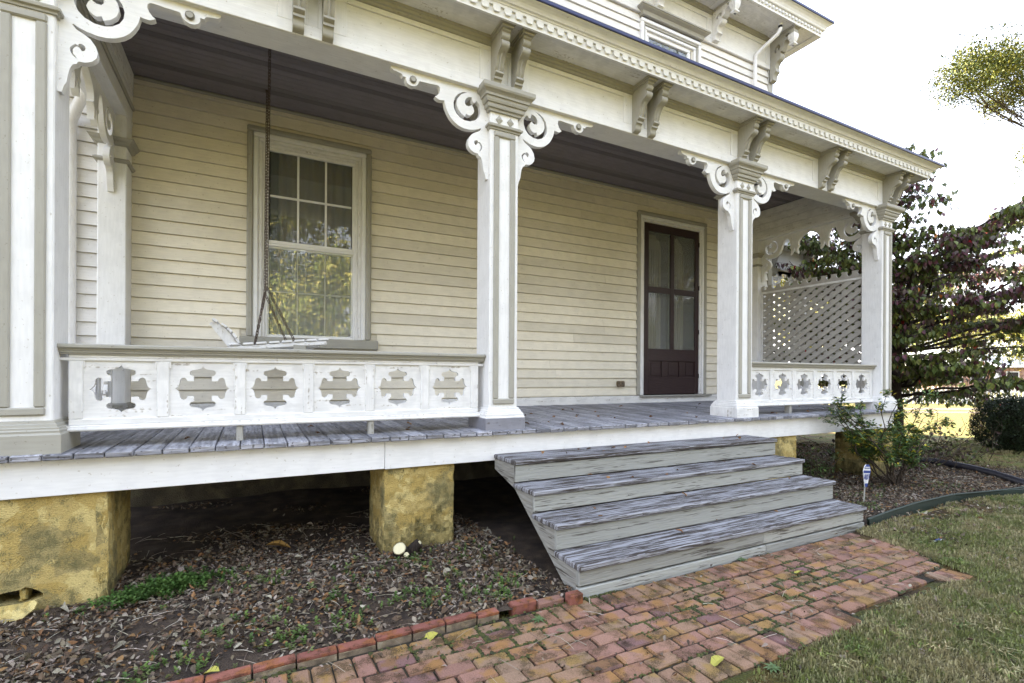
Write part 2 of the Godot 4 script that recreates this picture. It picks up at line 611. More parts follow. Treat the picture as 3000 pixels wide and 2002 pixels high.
func build_ground() -> void:
	var s := new_shape()
	s.quad(Vector3(-220, -0.035, -220), Vector3(320, -0.035, -220), Vector3(320, -0.035, 220), Vector3(-220, -0.035, 220), Vector3.UP)
	tag(obj("lawn", s, mats.far_turf), "", "", "", "structure")
	# planting bed: bare dark earth with small rises
	var g := new_shape()
	var nx := 150
	var nz := 48
	var x0 := -5.0
	var x1 := 9.2
	for i in nx:
		for j in nz:
			var q := []
			for o in [Vector2(0, 0), Vector2(1, 0), Vector2(1, 1), Vector2(0, 1)]:
				var x: float = x0 + (x1 - x0) * (i + o.x) / nx
				var f: float = (j + o.y) / nz
				var z: float = lerpf(-2.4, edge_z(x), f)
				var drop := smoothstep(0.97, 1.0, f) * (0.0 if x < 4.2 else 1.0) + smoothstep(8.2, 9.2, x)
				q.append(Vector3(x, ground_height(x, z) - drop * 0.035, z))
			var nn: Vector3 = (q[3] - q[0]).cross(q[1] - q[0]).normalized()
			g.quad(q[0], q[1], q[2], q[3], nn)
	tag(obj("planting_bed", g, mats.soil), "", "", "", "structure")
	# the worn strip of lawn in front of the path and to its right
	var l := new_shape()
	for i in 150:
		for j in 80:
			var q := []
			for o in [Vector2(0, 0), Vector2(1, 0), Vector2(1, 1), Vector2(0, 1)]:
				var x: float = -4.0 + 15.0 * (i + o.x) / 150.0
				var z: float = 1.0 + 6.0 * (j + o.y) / 80.0
				var h := -0.008 + 0.007 * sin(x * 2.3 + z) * sin(z * 2.9)
				if (x < 2.62 and z < 1.86) or (x < 3.9 and z < 1.76):
					h = -0.03
				if i + o.x == 0 or i + o.x == 150 or j + o.y == 80 or j + o.y == 0:
					h = -0.036
				q.append(Vector3(x, h, z))
			var nn: Vector3 = (q[3] - q[0]).cross(q[1] - q[0]).normalized()
			l.quad(q[0], q[1], q[2], q[3], nn)
	tag(obj("front_lawn", l, mats.turf), "", "", "", "structure")


# ---- the house ----------------------------------------------------------------------------------------------------

func clapboard(parent: Node, x0: float, x1: float, y: float, h: float, z: float, paint: String) -> void:
	var s := new_shape()
	var o := rng.randf_range(-0.002, 0.002)
	var b := z + 0.007 + o
	var p := [Vector3(x0, y, b), Vector3(x1, y, b), Vector3(x1, y + h - 0.005, z - 0.013), Vector3(x0, y + h - 0.005, z - 0.013)]
	s.quad(p[0], p[1], p[2], p[3], Vector3(0, 0.12, 1).normalized())
	var k := Vector3(0, 0, z - 0.022 - b)
	s.quad(p[0], p[1], p[1] + k, p[0] + k, Vector3.DOWN)
	for e in [0, 1]:
		var a: Vector3 = p[e]
		var c: Vector3 = p[3 - e]
		s.tri(a, c, Vector3(a.x, a.y, z - 0.022), Vector3(-1 if e == 0 else 1, 0, 0))
		s.tri(c, Vector3(c.x, c.y, z - 0.022), Vector3(a.x, a.y, z - 0.022), Vector3(-1 if e == 0 else 1, 0, 0))
	obj("clapboard", s, mats[paint][rng.randi() % 4], parent)

func clad(parent: Node, x0: float, x1: float, y0: float, y1: float, pitch: float, gaps: Array, z: float, paint := "siding") -> void:
	var y := y0
	while y < y1 - 0.01:
		var h := minf(pitch, y1 - y)
		var runs := [Vector2(x0, x1)]
		for g in gaps:                       # rectangles left open: x from, x to, y from, y to
			if y + h > g[2] + 0.015 and y < g[3] - 0.015:
				var next := []
				for r in runs:
					if g[0] > r.x:
						next.append(Vector2(r.x, minf(r.y, g[0])))
					if g[1] < r.y:
						next.append(Vector2(maxf(r.x, g[1]), r.y))
				runs = next
		for r in runs:
			var a: float = r.x
			while a < r.y - 0.02:
				var b := a + rng.randf_range(2.2, 4.2)
				if b > r.y - 0.5:
					b = r.y
				clapboard(parent, a, b - (0.0015 if b < r.y else 0.0), y, h, z, paint)
				a = b
		y += pitch

func frame_of(parent: Node, called: String, m: Material, x0: float, x1: float, y0: float, y1: float, w: float, z0: float, z1: float, bottom := true, bevel := 0.006) -> void:
	# jambs and head (and sill piece) round an opening, mitre left out: the head lies between the jambs' outer edges
	obj(called, bx(Vector3(x0, y0, z0), Vector3(x0 + w, y1 - w, z1), bevel, 1), m, parent)
	obj(called, bx(Vector3(x1 - w, y0, z0), Vector3(x1, y1 - w, z1), bevel, 1), m, parent)
	obj(called, bx(Vector3(x0, y1 - w, z0), Vector3(x1, y1, z1 + 0.002), bevel, 0), m, parent)
	if bottom:
		obj(called, bx(Vector3(x0 + w, y0, z0), Vector3(x1 - w, y0 + w, z1 - 0.002), bevel, 0), m, parent)

func pleated(x0: float, x1: float, y0: float, y1: float, z: float, folds: float, depth: float) -> Shape:
	var s := new_shape(1)
	var k := 60
	for i in k:
		var q := []
		for o in [i, i + 1]:
			var f := float(o) / k
			var w := f * folds * TAU + 0.6 * sin(f * 9.0)
			q.append(Vector3(lerpf(x0, x1, f), 0, z + depth * sin(w)))
		var d: Vector3 = q[1] - q[0]
		var nn := Vector3(-d.z, 0, d.x).normalized()
		s.quad(q[0] + Vector3(0, y0, 0), q[1] + Vector3(0, y0, 0), q[1] + Vector3(0, y1, 0), q[0] + Vector3(0, y1, 0), nn)
	return s

func room(parent: Node, x0: float, x1: float, y0: float, y1: float, z0: float, z1: float) -> void:
	var s := new_shape()
	var t := 0.05
	s.box(Vector3(x0 - t, y0 - t, z0 - t), Vector3(x1 + t, y1 + t, z0))
	s.box(Vector3(x0 - t, y0, z0), Vector3(x0, y1, z1))
	s.box(Vector3(x1, y0, z0), Vector3(x1 + t, y1, z1))
	s.box(Vector3(x0 - t, y0 - t, z0), Vector3(x1 + t, y0, z1))
	s.box(Vector3(x0 - t, y1, z0), Vector3(x1 + t, y1 + t, z1))
	obj("room", s, mats.interior, parent)

func build_house() -> void:
	var h := thing("wooden_house", "large white clapboard house with a bracketed eave and an upper storey above the porch roof", "house", Vector3(0, 0, WALL))
	var wx := 7.21
	# lower wall: sheathing round the window and the door
	var sh := new_shape()
	var zb := WALL - 0.07
	var zf := WALL - 0.022
	for r in [[-9.0, 0.06, 0.5, 4.3], [0.93, 4.6, 0.5, 4.3], [5.68, wx - 0.01, 0.5, 4.3], [0.06, 0.93, 0.5, 1.5], [0.06, 0.93, 3.25, 4.3], [4.6, 5.68, 0.5, 0.9], [4.6, 5.68, 3.2, 4.3]]:
		sh.box(Vector3(r[0], r[2], zb), Vector3(r[1], r[3], zf))
	var wall := obj("wall", sh, mats.cream[0], h)
	clad(wall, -4.2, -1.068, 0.803, 3.6, 0.1095, [], WALL)
	clad(wall, -6.0, -4.2, 0.803, 5.95, 0.1095, [], WALL)
	clad(wall, -4.2, -1.44, 3.54, 5.95, 0.1095, [], WALL)
	clad(wall, -0.884, 6.645, 0.913, 3.6, 0.1095, [[-0.054, 1.038, 1.45, 3.392], [-0.106, 1.106, 1.4, 1.5], [4.478, 5.762, 0.9, 3.345]], WALL, "cream")
	clad(wall, 6.835, 7.13, 0.803, 3.6, 0.1095, [], WALL)
	obj("baseboard", bx(Vector3(-0.884, 0.80, WALL - 0.02), Vector3(6.645, 0.902, WALL + 0.012), 0.004), mats.white_worn, wall)
	obj("corner_board", bx(Vector3(7.13, 0.6, WALL - 0.03), Vector3(7.225, 4.2, WALL + 0.012), 0.006, 1), mats.trim, wall)
	# the rest of the shell, unseen faces plain
	var shell := new_shape()
	shell.box(Vector3(wx - 0.06, 0.5, -9.0), Vector3(wx, 6.40, zb - 0.002))
	shell.box(Vector3(-9.0, 0.5, -9.0), Vector3(-8.94, 6.40, zb - 0.002))
	shell.box(Vector3(-9.0, 0.5, -9.0), Vector3(wx, 6.40, -8.94))
	obj("side_wall", shell, mats.siding[1], h)
	var side := new_shape()
	side.grain = 2
	for k in 50:
		var y := 0.6 + 0.1095 * k
		side.quad(Vector3(wx + 0.016, y, -9), Vector3(wx + 0.016, y, WALL - 0.03), Vector3(wx + 0.003, y + 0.112, WALL - 0.03), Vector3(wx + 0.003, y + 0.112, -9), Vector3(1, 0.1, 0))
		side.quad(Vector3(wx + 0.016, y, -9), Vector3(wx + 0.016, y, WALL - 0.03), Vector3(wx, y, WALL - 0.03), Vector3(wx, y, -9), Vector3.DOWN)
	tag(obj("side_siding", side, mats.siding[2], h), "", "", "", "stuff")
	var fd := new_shape()
	fd.box(Vector3(-9, -0.2, WALL - 0.3), Vector3(wx, 0.5, WALL - 0.05))
	fd.box(Vector3(wx - 0.3, -0.2, -9), Vector3(wx - 0.02, 0.5, WALL - 0.3))
	obj("foundation", fd, mats.stone, h)

	# the window behind the swing
	var w := new_shape()
	w.box(Vector3(-0.106, 1.407, WALL - 0.02), Vector3(1.106, 1.497, WALL + 0.045), 0.006)
	var win := obj("window", w, mats.trim, h)
	frame_of(win, "casing", mats.trim, -0.054, 1.038, 1.497, 3.392, 0.05, WALL - 0.02, WALL + 0.03, false, 0.012)
	frame_of(win, "frame", mats.white, -0.004, 0.988, 1.497, 3.342, 0.042, WALL - 0.02, WALL + 0.018, false, 0.008)
	frame_of(win, "frame", mats.white_worn, 0.038, 0.946, 1.497, 3.30, 0.032, WALL - 0.04, WALL + 0.004, false, 0.006)
	frame_of(win, "frame", mats.white_worn, 0.07, 0.914, 1.497, 3.268, 0.026, WALL - 0.08, WALL - 0.012, false, 0.004)
	frame_of(win, "sash", mats.white, 0.096, 0.894, 2.362, 3.242, 0.03, WALL - 0.06, WALL - 0.028, true, 0.004)
	frame_of(win, "sash", mats.white, 0.096, 0.894, 1.497, 2.360, 0.033, WALL - 0.10, WALL - 0.062, true, 0.004)
	frame_of(win, "storm_frame", mats.white, 0.096, 0.894, 1.50, 2.361, 0.022, WALL - 0.058, WALL - 0.03, true, 0.003)
	for half in 2:
		var y0: float = [2.392, 1.530][half]
		var y1: float = [3.212, 2.327][half]
		var zz: float = [WALL - 0.045, WALL - 0.082][half]
		for k in 2:
			var x := lerpf(0.126, 0.864, (k + 1) / 3.0)
			obj("muntin", bx(Vector3(x - 0.009 + 0.003 * half, y0, zz - 0.012), Vector3(x + 0.009 - 0.003 * half, y1, zz + 0.012), 0.003, 1), mats.white if half == 0 else mats.trim, win)
		var ym := (y0 + y1) / 2.0
		for k in 3:
			obj("muntin", bx(Vector3(lerpf(0.126, 0.864, k / 3.0) + 0.009, ym - 0.009, zz - 0.011), Vector3(lerpf(0.126, 0.864, (k + 1) / 3.0) - 0.009, ym + 0.009 - 0.003 * half, zz + 0.011), 0.003), mats.white if half == 0 else mats.trim, win)
			for r in 2:
				obj("pane", bx(Vector3(lerpf(0.126, 0.864, k / 3.0) + 0.009, (y0 if r == 0 else ym + 0.009), zz - 0.002), Vector3(lerpf(0.126, 0.864, (k + 1) / 3.0) - 0.009, (ym - 0.009 if r == 0 else y1), zz + 0.002)), mats.glass, win)
	obj("storm_pane", bx(Vector3(0.118, 1.522, WALL - 0.046), Vector3(0.872, 2.339, WALL - 0.042)), mats.glass, win)
	obj("curtain", pleated(0.21, 0.98, 1.4, 3.35, WALL - 0.2, 7.0, 0.022), mats.curtain, win)
	room(win, -0.5, 1.7, 0.9, 3.55, -4.2, zb - 0.003)

	# the brown screen door, its casing and the curtained door behind
	var dz := WALL - 0.012
	var d := new_shape()
	d.box(Vector3(4.52, 0.884, WALL - 0.06), Vector3(5.84, 0.905, WALL + 0.055), 0.005)
	var door := obj("doorway", d, mats.trim_worn, h)
	frame_of(door, "casing", mats.trim, 4.478, 5.762, 0.906, 3.345, 0.05, WALL - 0.02, WALL + 0.03, false, 0.012)
	frame_of(door, "frame", mats.white, 4.528, 5.712, 0.906, 3.295, 0.04, WALL - 0.02, WALL + 0.02, false, 0.008)
	frame_of(door, "frame", mats.white_worn, 4.568, 5.672, 0.906, 3.255, 0.034, WALL - 0.09, WALL + 0.006, false, 0.006)
	var leaf := new_shape(1)
	leaf.box(Vector3(4.605, 0.915, dz - 0.035), Vector3(4.697, 3.215, dz), 0.004)
	leaf.box(Vector3(5.568, 0.915, dz - 0.035), Vector3(5.638, 3.215, dz), 0.004)
	leaf.box(Vector3(5.098, 1.53, dz - 0.033), Vector3(5.164, 3.11, dz - 0.002), 0.004)
	leaf.grain = 0
	for r in [[3.11, 3.215], [1.365, 1.53], [0.915, 1.15]]:
		leaf.box(Vector3(4.697, r[0], dz - 0.034), Vector3(5.568, r[1], dz - 0.001), 0.004)
	for r in [[4.697, 5.098], [5.164, 5.568]]:
		leaf.box(Vector3(r[0], 2.288, dz - 0.032), Vector3(r[1], 2.368, dz - 0.003), 0.004)
	var screen := obj("screen_door", leaf, mats.brown, door)
	for r in [[4.697, 4.735], [4.94, 5.052], [5.266, 5.382], [5.60, 5.60]]:
		if r[1] > r[0]:
			obj("panel_stile", bx(Vector3(r[0], 1.15, dz - 0.034), Vector3(r[1], 1.365, dz - 0.002), 0.004, 1), mats.brown, door)
	for r in [[4.735, 4.94], [5.052, 5.266], [5.382, 5.568]]:
		obj("panel", bx(Vector3(r[0], 1.15, dz - 0.032), Vector3(r[1], 1.365, dz - 0.02)), mats.brown, door)
		obj("panel_field", bx(Vector3(r[0] + 0.022, 1.172, dz - 0.02), Vector3(r[1] - 0.022, 1.343, dz - 0.013), 0.005), mats.brown, door)
	for y in [3.03, 2.415, 1.79, 1.165]:
		obj("hinge", bx(Vector3(5.636, y - 0.035, dz - 0.02), Vector3(5.664, y + 0.035, dz + 0.012), 0.005), mats.black, door)
	for r in [[4.697, 5.098], [5.164, 5.568]]:
		for q in [[1.53, 2.288], [2.368, 3.11]]:
			obj("screen_pane", bx(Vector3(r[0], q[0], dz - 0.02), Vector3(r[1], q[1], dz - 0.016)), mats.glass_dim, door)
	var back := bx(Vector3(4.55, 0.9, dz - 0.15), Vector3(5.73, 3.25, dz - 0.12))
	var inner := obj("inner_door", back, mats.brown, door)
	for r in [[4.70, 5.02], [5.16, 5.44]]:
		for q in [[1.50, 2.24], [2.36, 3.10]]:
			var top: float = q[1]
			var poly := pts2([r[0], q[0], r[1], q[0], r[1], top - 0.16, r[1] - 0.015, top - 0.14, r[1] - 0.02, top - 0.09, r[1] - 0.05, top - 0.055, r[1] - 0.09, top - 0.045, r[1] - 0.1, top, r[0], top]) if q[0] > 2.0 else pts2([r[0], q[0], r[1], q[0], r[1], top, r[0], top])
			var cu := new_shape(1)
			cu.extrude(poly, Transform3D(Basis.IDENTITY, Vector3(0, 0, dz - 0.118)), 0.006)
			obj("door_glass", cu, mats.curtain, door)
	for k in 14:
		var x := 4.71 + 0.3 * (k % 7) / 7.0 + (0.0 if k < 7 else 0.455)
		obj("curtain_fold", bx(Vector3(x, 1.52, dz - 0.112), Vector3(x + 0.022, 2.9, dz - 0.104), 0.006, 1), mats.curtain, door)
	tag(obj("outlet_box", bx(Vector3(4.145, 1.02, WALL - 0.01), Vector3(4.245, 1.095, WALL + 0.06), 0.012), mats.mortar, h), "")

	# downspout left of the porch
	var ds := new_shape(1)
	ds.tube([Vector3(-1.10, 3.42, WALL + 0.25), Vector3(-1.13, 3.30, WALL + 0.22), Vector3(-1.25, 3.12, WALL + 0.06), Vector3(-1.258, 2.98, WALL + 0.045), Vector3(-1.258, 0.3, WALL + 0.045)], [0.037], 12)
	obj("downspout", ds, mats.pipe, h)

	# upper wall
	var uz := WALL
	var us := new_shape()
	for r in [[-9.0, 4.62, 4.3, 6.40], [5.47, wx - 0.01, 4.3, 6.40], [4.62, 5.47, 5.75, 6.40]]:
		us.box(Vector3(r[0], r[2], zb), Vector3(r[1], r[3], zf))
	var upper := obj("upper_wall", us, mats.cream[0], h)
	clad(upper, -1.44, 7.11, 4.30, 5.95, 0.1095, [[4.507, 5.615, 4.0, 6.0]], uz)
	var cb := new_shape(1)
	cb.box(Vector3(7.11, 4.2, WALL - 0.03), Vector3(7.225, 5.95, WALL + 0.012), 0.006)
	cb.box(Vector3(7.145, 5.4, WALL + 0.011), Vector3(7.19, 5.62, WALL + 0.018), 0.003)
	obj("corner_board", cb, mats.trim, upper)
	var uw := obj("upper_window", bx(Vector3(4.62, 4.5, WALL - 0.045), Vector3(5.47, 4.6, WALL + 0.03)), mats.white, h)
	frame_of(uw, "casing", mats.white, 4.507, 5.615, 4.4, 5.885, 0.05, WALL - 0.02, WALL + 0.035, false, 0.008)
	frame_of(uw, "frame", mats.trim, 4.557, 5.565, 4.4, 5.835, 0.03, WALL - 0.02, WALL + 0.02, false, 0.006)
	frame_of(uw, "frame", mats.white, 4.587, 5.535, 4.4, 5.805, 0.04, WALL - 0.03, WALL + 0.008, false, 0.006)
	frame_of(uw, "sash", mats.white, 4.627, 5.455, 4.5, 5.765, 0.055, WALL - 0.06, WALL - 0.02, true, 0.006)
	for k in 2:
		var x := lerpf(4.682, 5.40, (k + 1) / 3.0)
		obj("muntin", bx(Vector3(x - 0.009, 4.555, WALL - 0.05), Vector3(x + 0.009, 5.62, WALL - 0.03), 0.003, 1), mats.white, uw)
	obj("pane", bx(Vector3(4.682, 4.555, WALL - 0.046), Vector3(5.40, 5.71, WALL - 0.042)), mats.glass, uw)
	room(uw, 4.3, 5.8, 4.4, 5.95, -3.5, zb - 0.003)
	var hood := new_shape()
	hood.around(pts2([0.0, 5.90, 0.03, 5.905, 0.035, 5.92, 0.03, 5.925, 0.04, 5.95, 0.085, 5.975, 0.09, 5.985, 0.10, 5.985, 0.10, 6.005, 0.0, 6.03]), 4.535, 5.59, WALL - 0.02, WALL + 0.035, true)
	obj("hood", hood, mats.trim, uw)
	# frieze with sunk panels, brackets, soffit and cornice of the main eave
	var fz := WALL + 0.028
	var fr := new_shape()
	fr.box(Vector3(-9, 5.95, zf), Vector3(7.225, 6.405, WALL + 0.014))
	var frieze := obj("frieze", fr, mats.white, h)
	var bxs := [-4.22, -3.1, -1.98, -0.86, 0.26, 1.38, 2.50, 3.62, 4.76, 5.88, 7.17]
	obj("frieze_rail", bx(Vector3(-9, 6.285, WALL + 0.014), Vector3(7.23, 6.405, fz), 0.004), mats.white, frieze)
	obj("frieze_rail", bx(Vector3(-9, 5.945, WALL + 0.014), Vector3(7.23, 6.02, fz), 0.004), mats.white, frieze)
	for x in bxs:
		obj("frieze_stile", bx(Vector3(x - 0.15, 6.02, WALL + 0.014), Vector3(minf(x + 0.15, 7.23), 6.285, fz - 0.001), 0.004, 1), mats.white, frieze)
	var ue := new_shape()
	ue.around(pts2([0.0, 6.35, 0.012, 6.352, 0.016, 6.37, 0.03, 6.385, 0.034, 6.41]), -9.0, 7.23, WALL - 0.02, fz, true)
	obj("bed_moulding", ue, mats.trim, h)
	var so := new_shape()
	so.box(Vector3(-9.4, 6.41, -9.3), Vector3(7.74, 6.44, WALL + 0.435))
	var soffit := obj("soffit", so, mats.white_worn, h)
	for x in bxs:
		obj("soffit_batten", bx(Vector3(x - 0.16, 6.398, WALL + 0.06), Vector3(minf(x + 0.16, 7.6), 6.4095, WALL + 0.43), 0.003, 2), mats.white_worn, soffit)
	obj("soffit_batten", bx(Vector3(-9, 6.3975, WALL + 0.34), Vector3(7.5, 6.4085, WALL + 0.432), 0.003), mats.white_worn, soffit)
	obj("soffit_batten", bx(Vector3(7.62, 6.3985, -7), Vector3(7.735, 6.4095, WALL + 0.43), 0.003, 2), mats.white_worn, soffit)
	var co := new_shape()
	co.around(pts2([0.43, 6.398, 0.445, 6.398, 0.445, 6.475, 0.449, 6.475, 0.449, 6.485, 0.475, 6.488, 0.482, 6.50, 0.484, 6.515, 0.50, 6.545, 0.525, 6.57, 0.545, 6.578, 0.545, 6.585]), -9.0, 7.21, -9.0, WALL, true, 1.22)
	obj("cornice", co, mats.white, h)
	var dentil := bx(Vector3(-0.022, -0.018, -0.004), Vector3(0.022, 0.018, 0.02), 0.004).mesh()
	var x := 7.70
	while x > -0.5:
		copy_of("dentil", dentil, mats.white, h, Vector3(x, 6.452, WALL + 0.447))
		x -= 0.075
	var rf := new_shape()
	rf.around(pts2([0.545, 6.585, 0.56, 6.585, 0.56, 6.615, 0.0, 6.74, -1.0, 6.98, -3.4, 7.7]), -9.0, 7.21, -9.0, WALL, false, 1.22)
	rf.quad(Vector3(-9.7, 6.6, -9.5), Vector3(7.85, 6.6, -9.5), Vector3(7.85, 6.6, WALL + 0.5), Vector3(-9.7, 6.6, WALL + 0.5), Vector3.UP)
	rf.quad(Vector3(-4.9, 7.699, -5.62), Vector3(3.1, 7.699, -5.62), Vector3(3.1, 7.699, -5.2), Vector3(-4.9, 7.699, -5.2), Vector3.UP)
	obj("roof", rf, mats.roof, h)
	for k in bxs.size():
		eave_bracket(h, bxs[k], fz, k == bxs.size() - 1)
	# the pipe that comes down from the eave
	var dp := new_shape(1)
	dp.tube([Vector3(6.91, 6.40, -1.50), Vector3(6.91, 6.32, -1.50), Vector3(6.89, 6.25, -1.53), Vector3(6.78, 6.10, -1.71), Vector3(6.742, 6.03, -1.775), Vector3(6.735, 5.95, -1.785), Vector3(6.735, 4.2, -1.785)], [0.028], 12)
	var pipe := obj("drainpipe", dp, mats.pipe, h)
	var bd := new_shape()
	bd.tube([Vector3(6.91, 6.365, -1.50), Vector3(6.91, 6.33, -1.50)], [0.0295], 12)
	obj("joint_band", bd, mats.black, pipe)
	side_wing(h)

func eave_bracket(h: Node, x: float, z: float, corner: bool) -> void:
	# a scrolled bracket with a turned drop under its nose
	var poly := pts2([0, 0, 0.40, 0, 0.40, -0.03, 0.385, -0.035, 0.385, -0.075, 0.365, -0.085, 0.35, -0.12, 0.30, -0.125, 0.27, -0.10, 0.24, -0.105, 0.22, -0.13, 0.215, -0.16, 0.19, -0.185, 0.16, -0.185, 0.175, -0.205, 0.175, -0.235, 0.155, -0.26, 0.12, -0.265, 0.095, -0.29, 0.085, -0.325, 0.10, -0.335, 0.10, -0.36, 0.075, -0.37, 0.055, -0.395, 0.05, -0.43, 0, -0.445])
	var hole := pts2([0.10, -0.11, 0.14, -0.10, 0.165, -0.125, 0.16, -0.155, 0.13, -0.165, 0.12, -0.145, 0.135, -0.13, 0.12, -0.125, 0.10, -0.145, 0.105, -0.18, 0.075, -0.17, 0.07, -0.14])
	var hole2 := pts2([0.25, -0.05, 0.31, -0.05, 0.32, -0.075, 0.28, -0.08, 0.25, -0.075])
	var k := 1.5 if corner else 1.0
	for i in poly.size():
		poly[i] = Vector2(poly[i].x, poly[i].y * k)
	for hh in [hole, hole2]:
		for i in hh.size():
			hh[i] = Vector2(hh[i].x, hh[i].y * k)
	var s := new_shape()
	var w := 0.10
	s.pierced(poly, [hole, hole2], Transform3D(Basis(Vector3(0, 0, 1), Vector3(0, 1, 0), Vector3(-1, 0, 0)), Vector3(x + w / 2, 6.408, z)), w)
	var b := obj("bracket", s, mats.trim if corner else mats.white_worn, h)
	if corner:
		tag(b, "taller bracket at the corner of the house")
	var d := new_shape()
	d.around(pts2([-0.03, -0.12, -0.004, -0.10, -0.004, -0.085, -0.022, -0.07, -0.01, -0.05, 0.0, -0.02, 0.004, 0.0, 0.008, 0.05]), x - 0.05, x + 0.05, z + 0.30, z + 0.385)
	for i in d.v.size():
		d.v[i].y += 6.29 if not corner else 6.25
	obj("drop", d, mats.white_worn, b)
	obj("abacus", bx(Vector3(x - 0.075, 6.372, z), Vector3(x + 0.075, 6.397, z + 0.425), 0.008), mats.trim, b)

func side_wing(h: Node) -> void:
	# a lower porch on the right flank of the house, glimpsed through the side arch
	var z := -2.8
	var x1 := 9.75
	var wing := obj("side_porch", bx(Vector3(7.22, 3.18, z - 2.5), Vector3(x1, 3.56, z), 0.004), mats.white, h)
	for r in [[7.3, 8.35], [8.75, 9.55]]:
		obj("frieze_panel", bx(Vector3(r[0], 3.27, z), Vector3(r[1], 3.47, z + 0.012), 0.006), mats.white, wing)
	var co := new_shape()
	co.around(pts2([0.0, 3.56, 0.26, 3.565, 0.26, 3.62, 0.27, 3.64, 0.28, 3.66, 0.30, 3.69, 0.34, 3.72]), 7.23, x1, z - 2.5, z, true)
	obj("cornice", co, mats.white, wing)
	var rf := new_shape()
	rf.around(pts2([0.34, 3.72, 0.35, 3.72, 0.35, 3.745, -1.0, 4.1]), 7.23, x1, z - 2.5, z, true)
	rf.quad(Vector3(7.25, 3.73, z - 2.6), Vector3(x1, 3.73, z - 2.6), Vector3(x1, 3.73, z), Vector3(7.25, 3.73, z), Vector3.UP)
	obj("roof", rf, mats.roof, wing)
	for x in [8.47, 8.63, 9.60, 9.72]:
		small_bracket(wing, x, 3.56, z)
	for x in [8.55, 9.62]:
		var p := new_shape(1)
		p.box(Vector3(x - 0.113, 0.7, z - 0.226), Vector3(x + 0.113, 3.18, z), 0.006)
		obj("post", p, mats.white, wing)
		var c := new_shape()
		c.around(pts2([0.0, 3.04, 0.02, 3.06, 0.04, 3.09, 0.05, 3.12, 0.09, 3.18]), x - 0.113, x + 0.113, z - 0.226, z)
		obj("capital", c, mats.trim, wing)
		for s in [-1.0, 1.0]:
			obj("scrollwork", fret_shape(Vector3(x + s * 0.113, 3.18, z - 0.09), Vector3(s, 0, 0), false), mats.white, wing)
	obj("floor", bx(Vector3(7.22, 0.6, z - 2.5), Vector3(x1 + 0.1, 0.75, z + 0.1)), mats.deck[1], wing)


# ---- the porch -----------------------------------------------------------------------------------------------------

# outline of the scroll-sawn spandrels: distance from the column, drop below the beam
const FRET := [0.70, 0.0, 0.696, 0.006, 0.685, 0.010, 0.653, 0.013, 0.636, 0.016, 0.624, 0.022, 0.621, 0.033, 0.602, 0.033, 0.600, 0.037, 0.601, 0.050, 0.592, 0.067, 0.574, 0.078, 0.553, 0.080, 0.532, 0.072, 0.517, 0.056, 0.510, 0.038, 0.507, 0.034, 0.487, 0.032, 0.439, 0.031, 0.392, 0.031, 0.373, 0.038, 0.363, 0.052, 0.362, 0.070, 0.370, 0.089, 0.385, 0.104, 0.398, 0.108, 0.389, 0.118, 0.373, 0.131, 0.354, 0.135, 0.332, 0.132, 0.329, 0.147, 0.322, 0.175, 0.306, 0.207, 0.287, 0.236, 0.261, 0.260, 0.228, 0.279, 0.189, 0.289, 0.150, 0.289, 0.110, 0.281, 0.076, 0.268, 0.059, 0.258, 0.057, 0.264, 0.072, 0.283, 0.103, 0.299, 0.129, 0.318, 0.149, 0.347, 0.157, 0.380, 0.152, 0.406, 0.135, 0.427, 0.109, 0.440, 0.085, 0.442, 0.077, 0.446, 0.075, 0.455, 0.058, 0.464, 0.047, 0.487, 0.040, 0.523, 0.035, 0.559, 0.026, 0.576, 0.021, 0.594, 0.016, 0.612, 0.0, 0.611, 0.0, 0.0]
const FRET_SCROLL := [0.164, 0.033, 0.197, 0.038, 0.230, 0.058, 0.255, 0.091, 0.266, 0.131, 0.262, 0.166, 0.245, 0.198, 0.216, 0.221, 0.183, 0.232, 0.143, 0.230, 0.103, 0.213, 0.076, 0.185, 0.062, 0.147, 0.062, 0.116, 0.070, 0.093, 0.094, 0.074, 0.104, 0.089, 0.115, 0.092, 0.124, 0.082, 0.128, 0.058, 0.148, 0.060, 0.167, 0.071, 0.180, 0.093, 0.180, 0.115, 0.170, 0.126, 0.151, 0.126, 0.137, 0.117, 0.129, 0.111, 0.117, 0.129, 0.110, 0.149, 0.117, 0.167, 0.134, 0.184, 0.150, 0.192, 0.172, 0.183, 0.180, 0.204, 0.209, 0.189, 0.232, 0.165, 0.244, 0.131, 0.236, 0.092, 0.210, 0.058, 0.184, 0.043]
const FRET_EYE := [0.109, 0.369, 0.106, 0.357, 0.092, 0.350, 0.081, 0.352, 0.079, 0.362, 0.069, 0.357, 0.060, 0.365, 0.047, 0.380, 0.048, 0.399, 0.058, 0.417, 0.072, 0.428, 0.076, 0.430, 0.060, 0.408, 0.058, 0.389, 0.065, 0.375, 0.075, 0.367, 0.085, 0.373, 0.094, 0.386, 0.104, 0.383]
# the side arches end in a forked claw on either side of the middle
const CLAW := [0.72, 0.0, 0.72, 0.022, 0.66, 0.045, 0.60, 0.085, 0.567, 0.13, 0.562, 0.175, 0.582, 0.19, 0.553, 0.225, 0.56, 0.30, 0.525, 0.262, 0.512, 0.20, 0.50, 0.20, 0.488, 0.262, 0.452, 0.30, 0.462, 0.225, 0.435, 0.19, 0.455, 0.175, 0.448, 0.12, 0.42, 0.06, 0.385, 0.05, 0.36, 0.07, 0.35, 0.10]

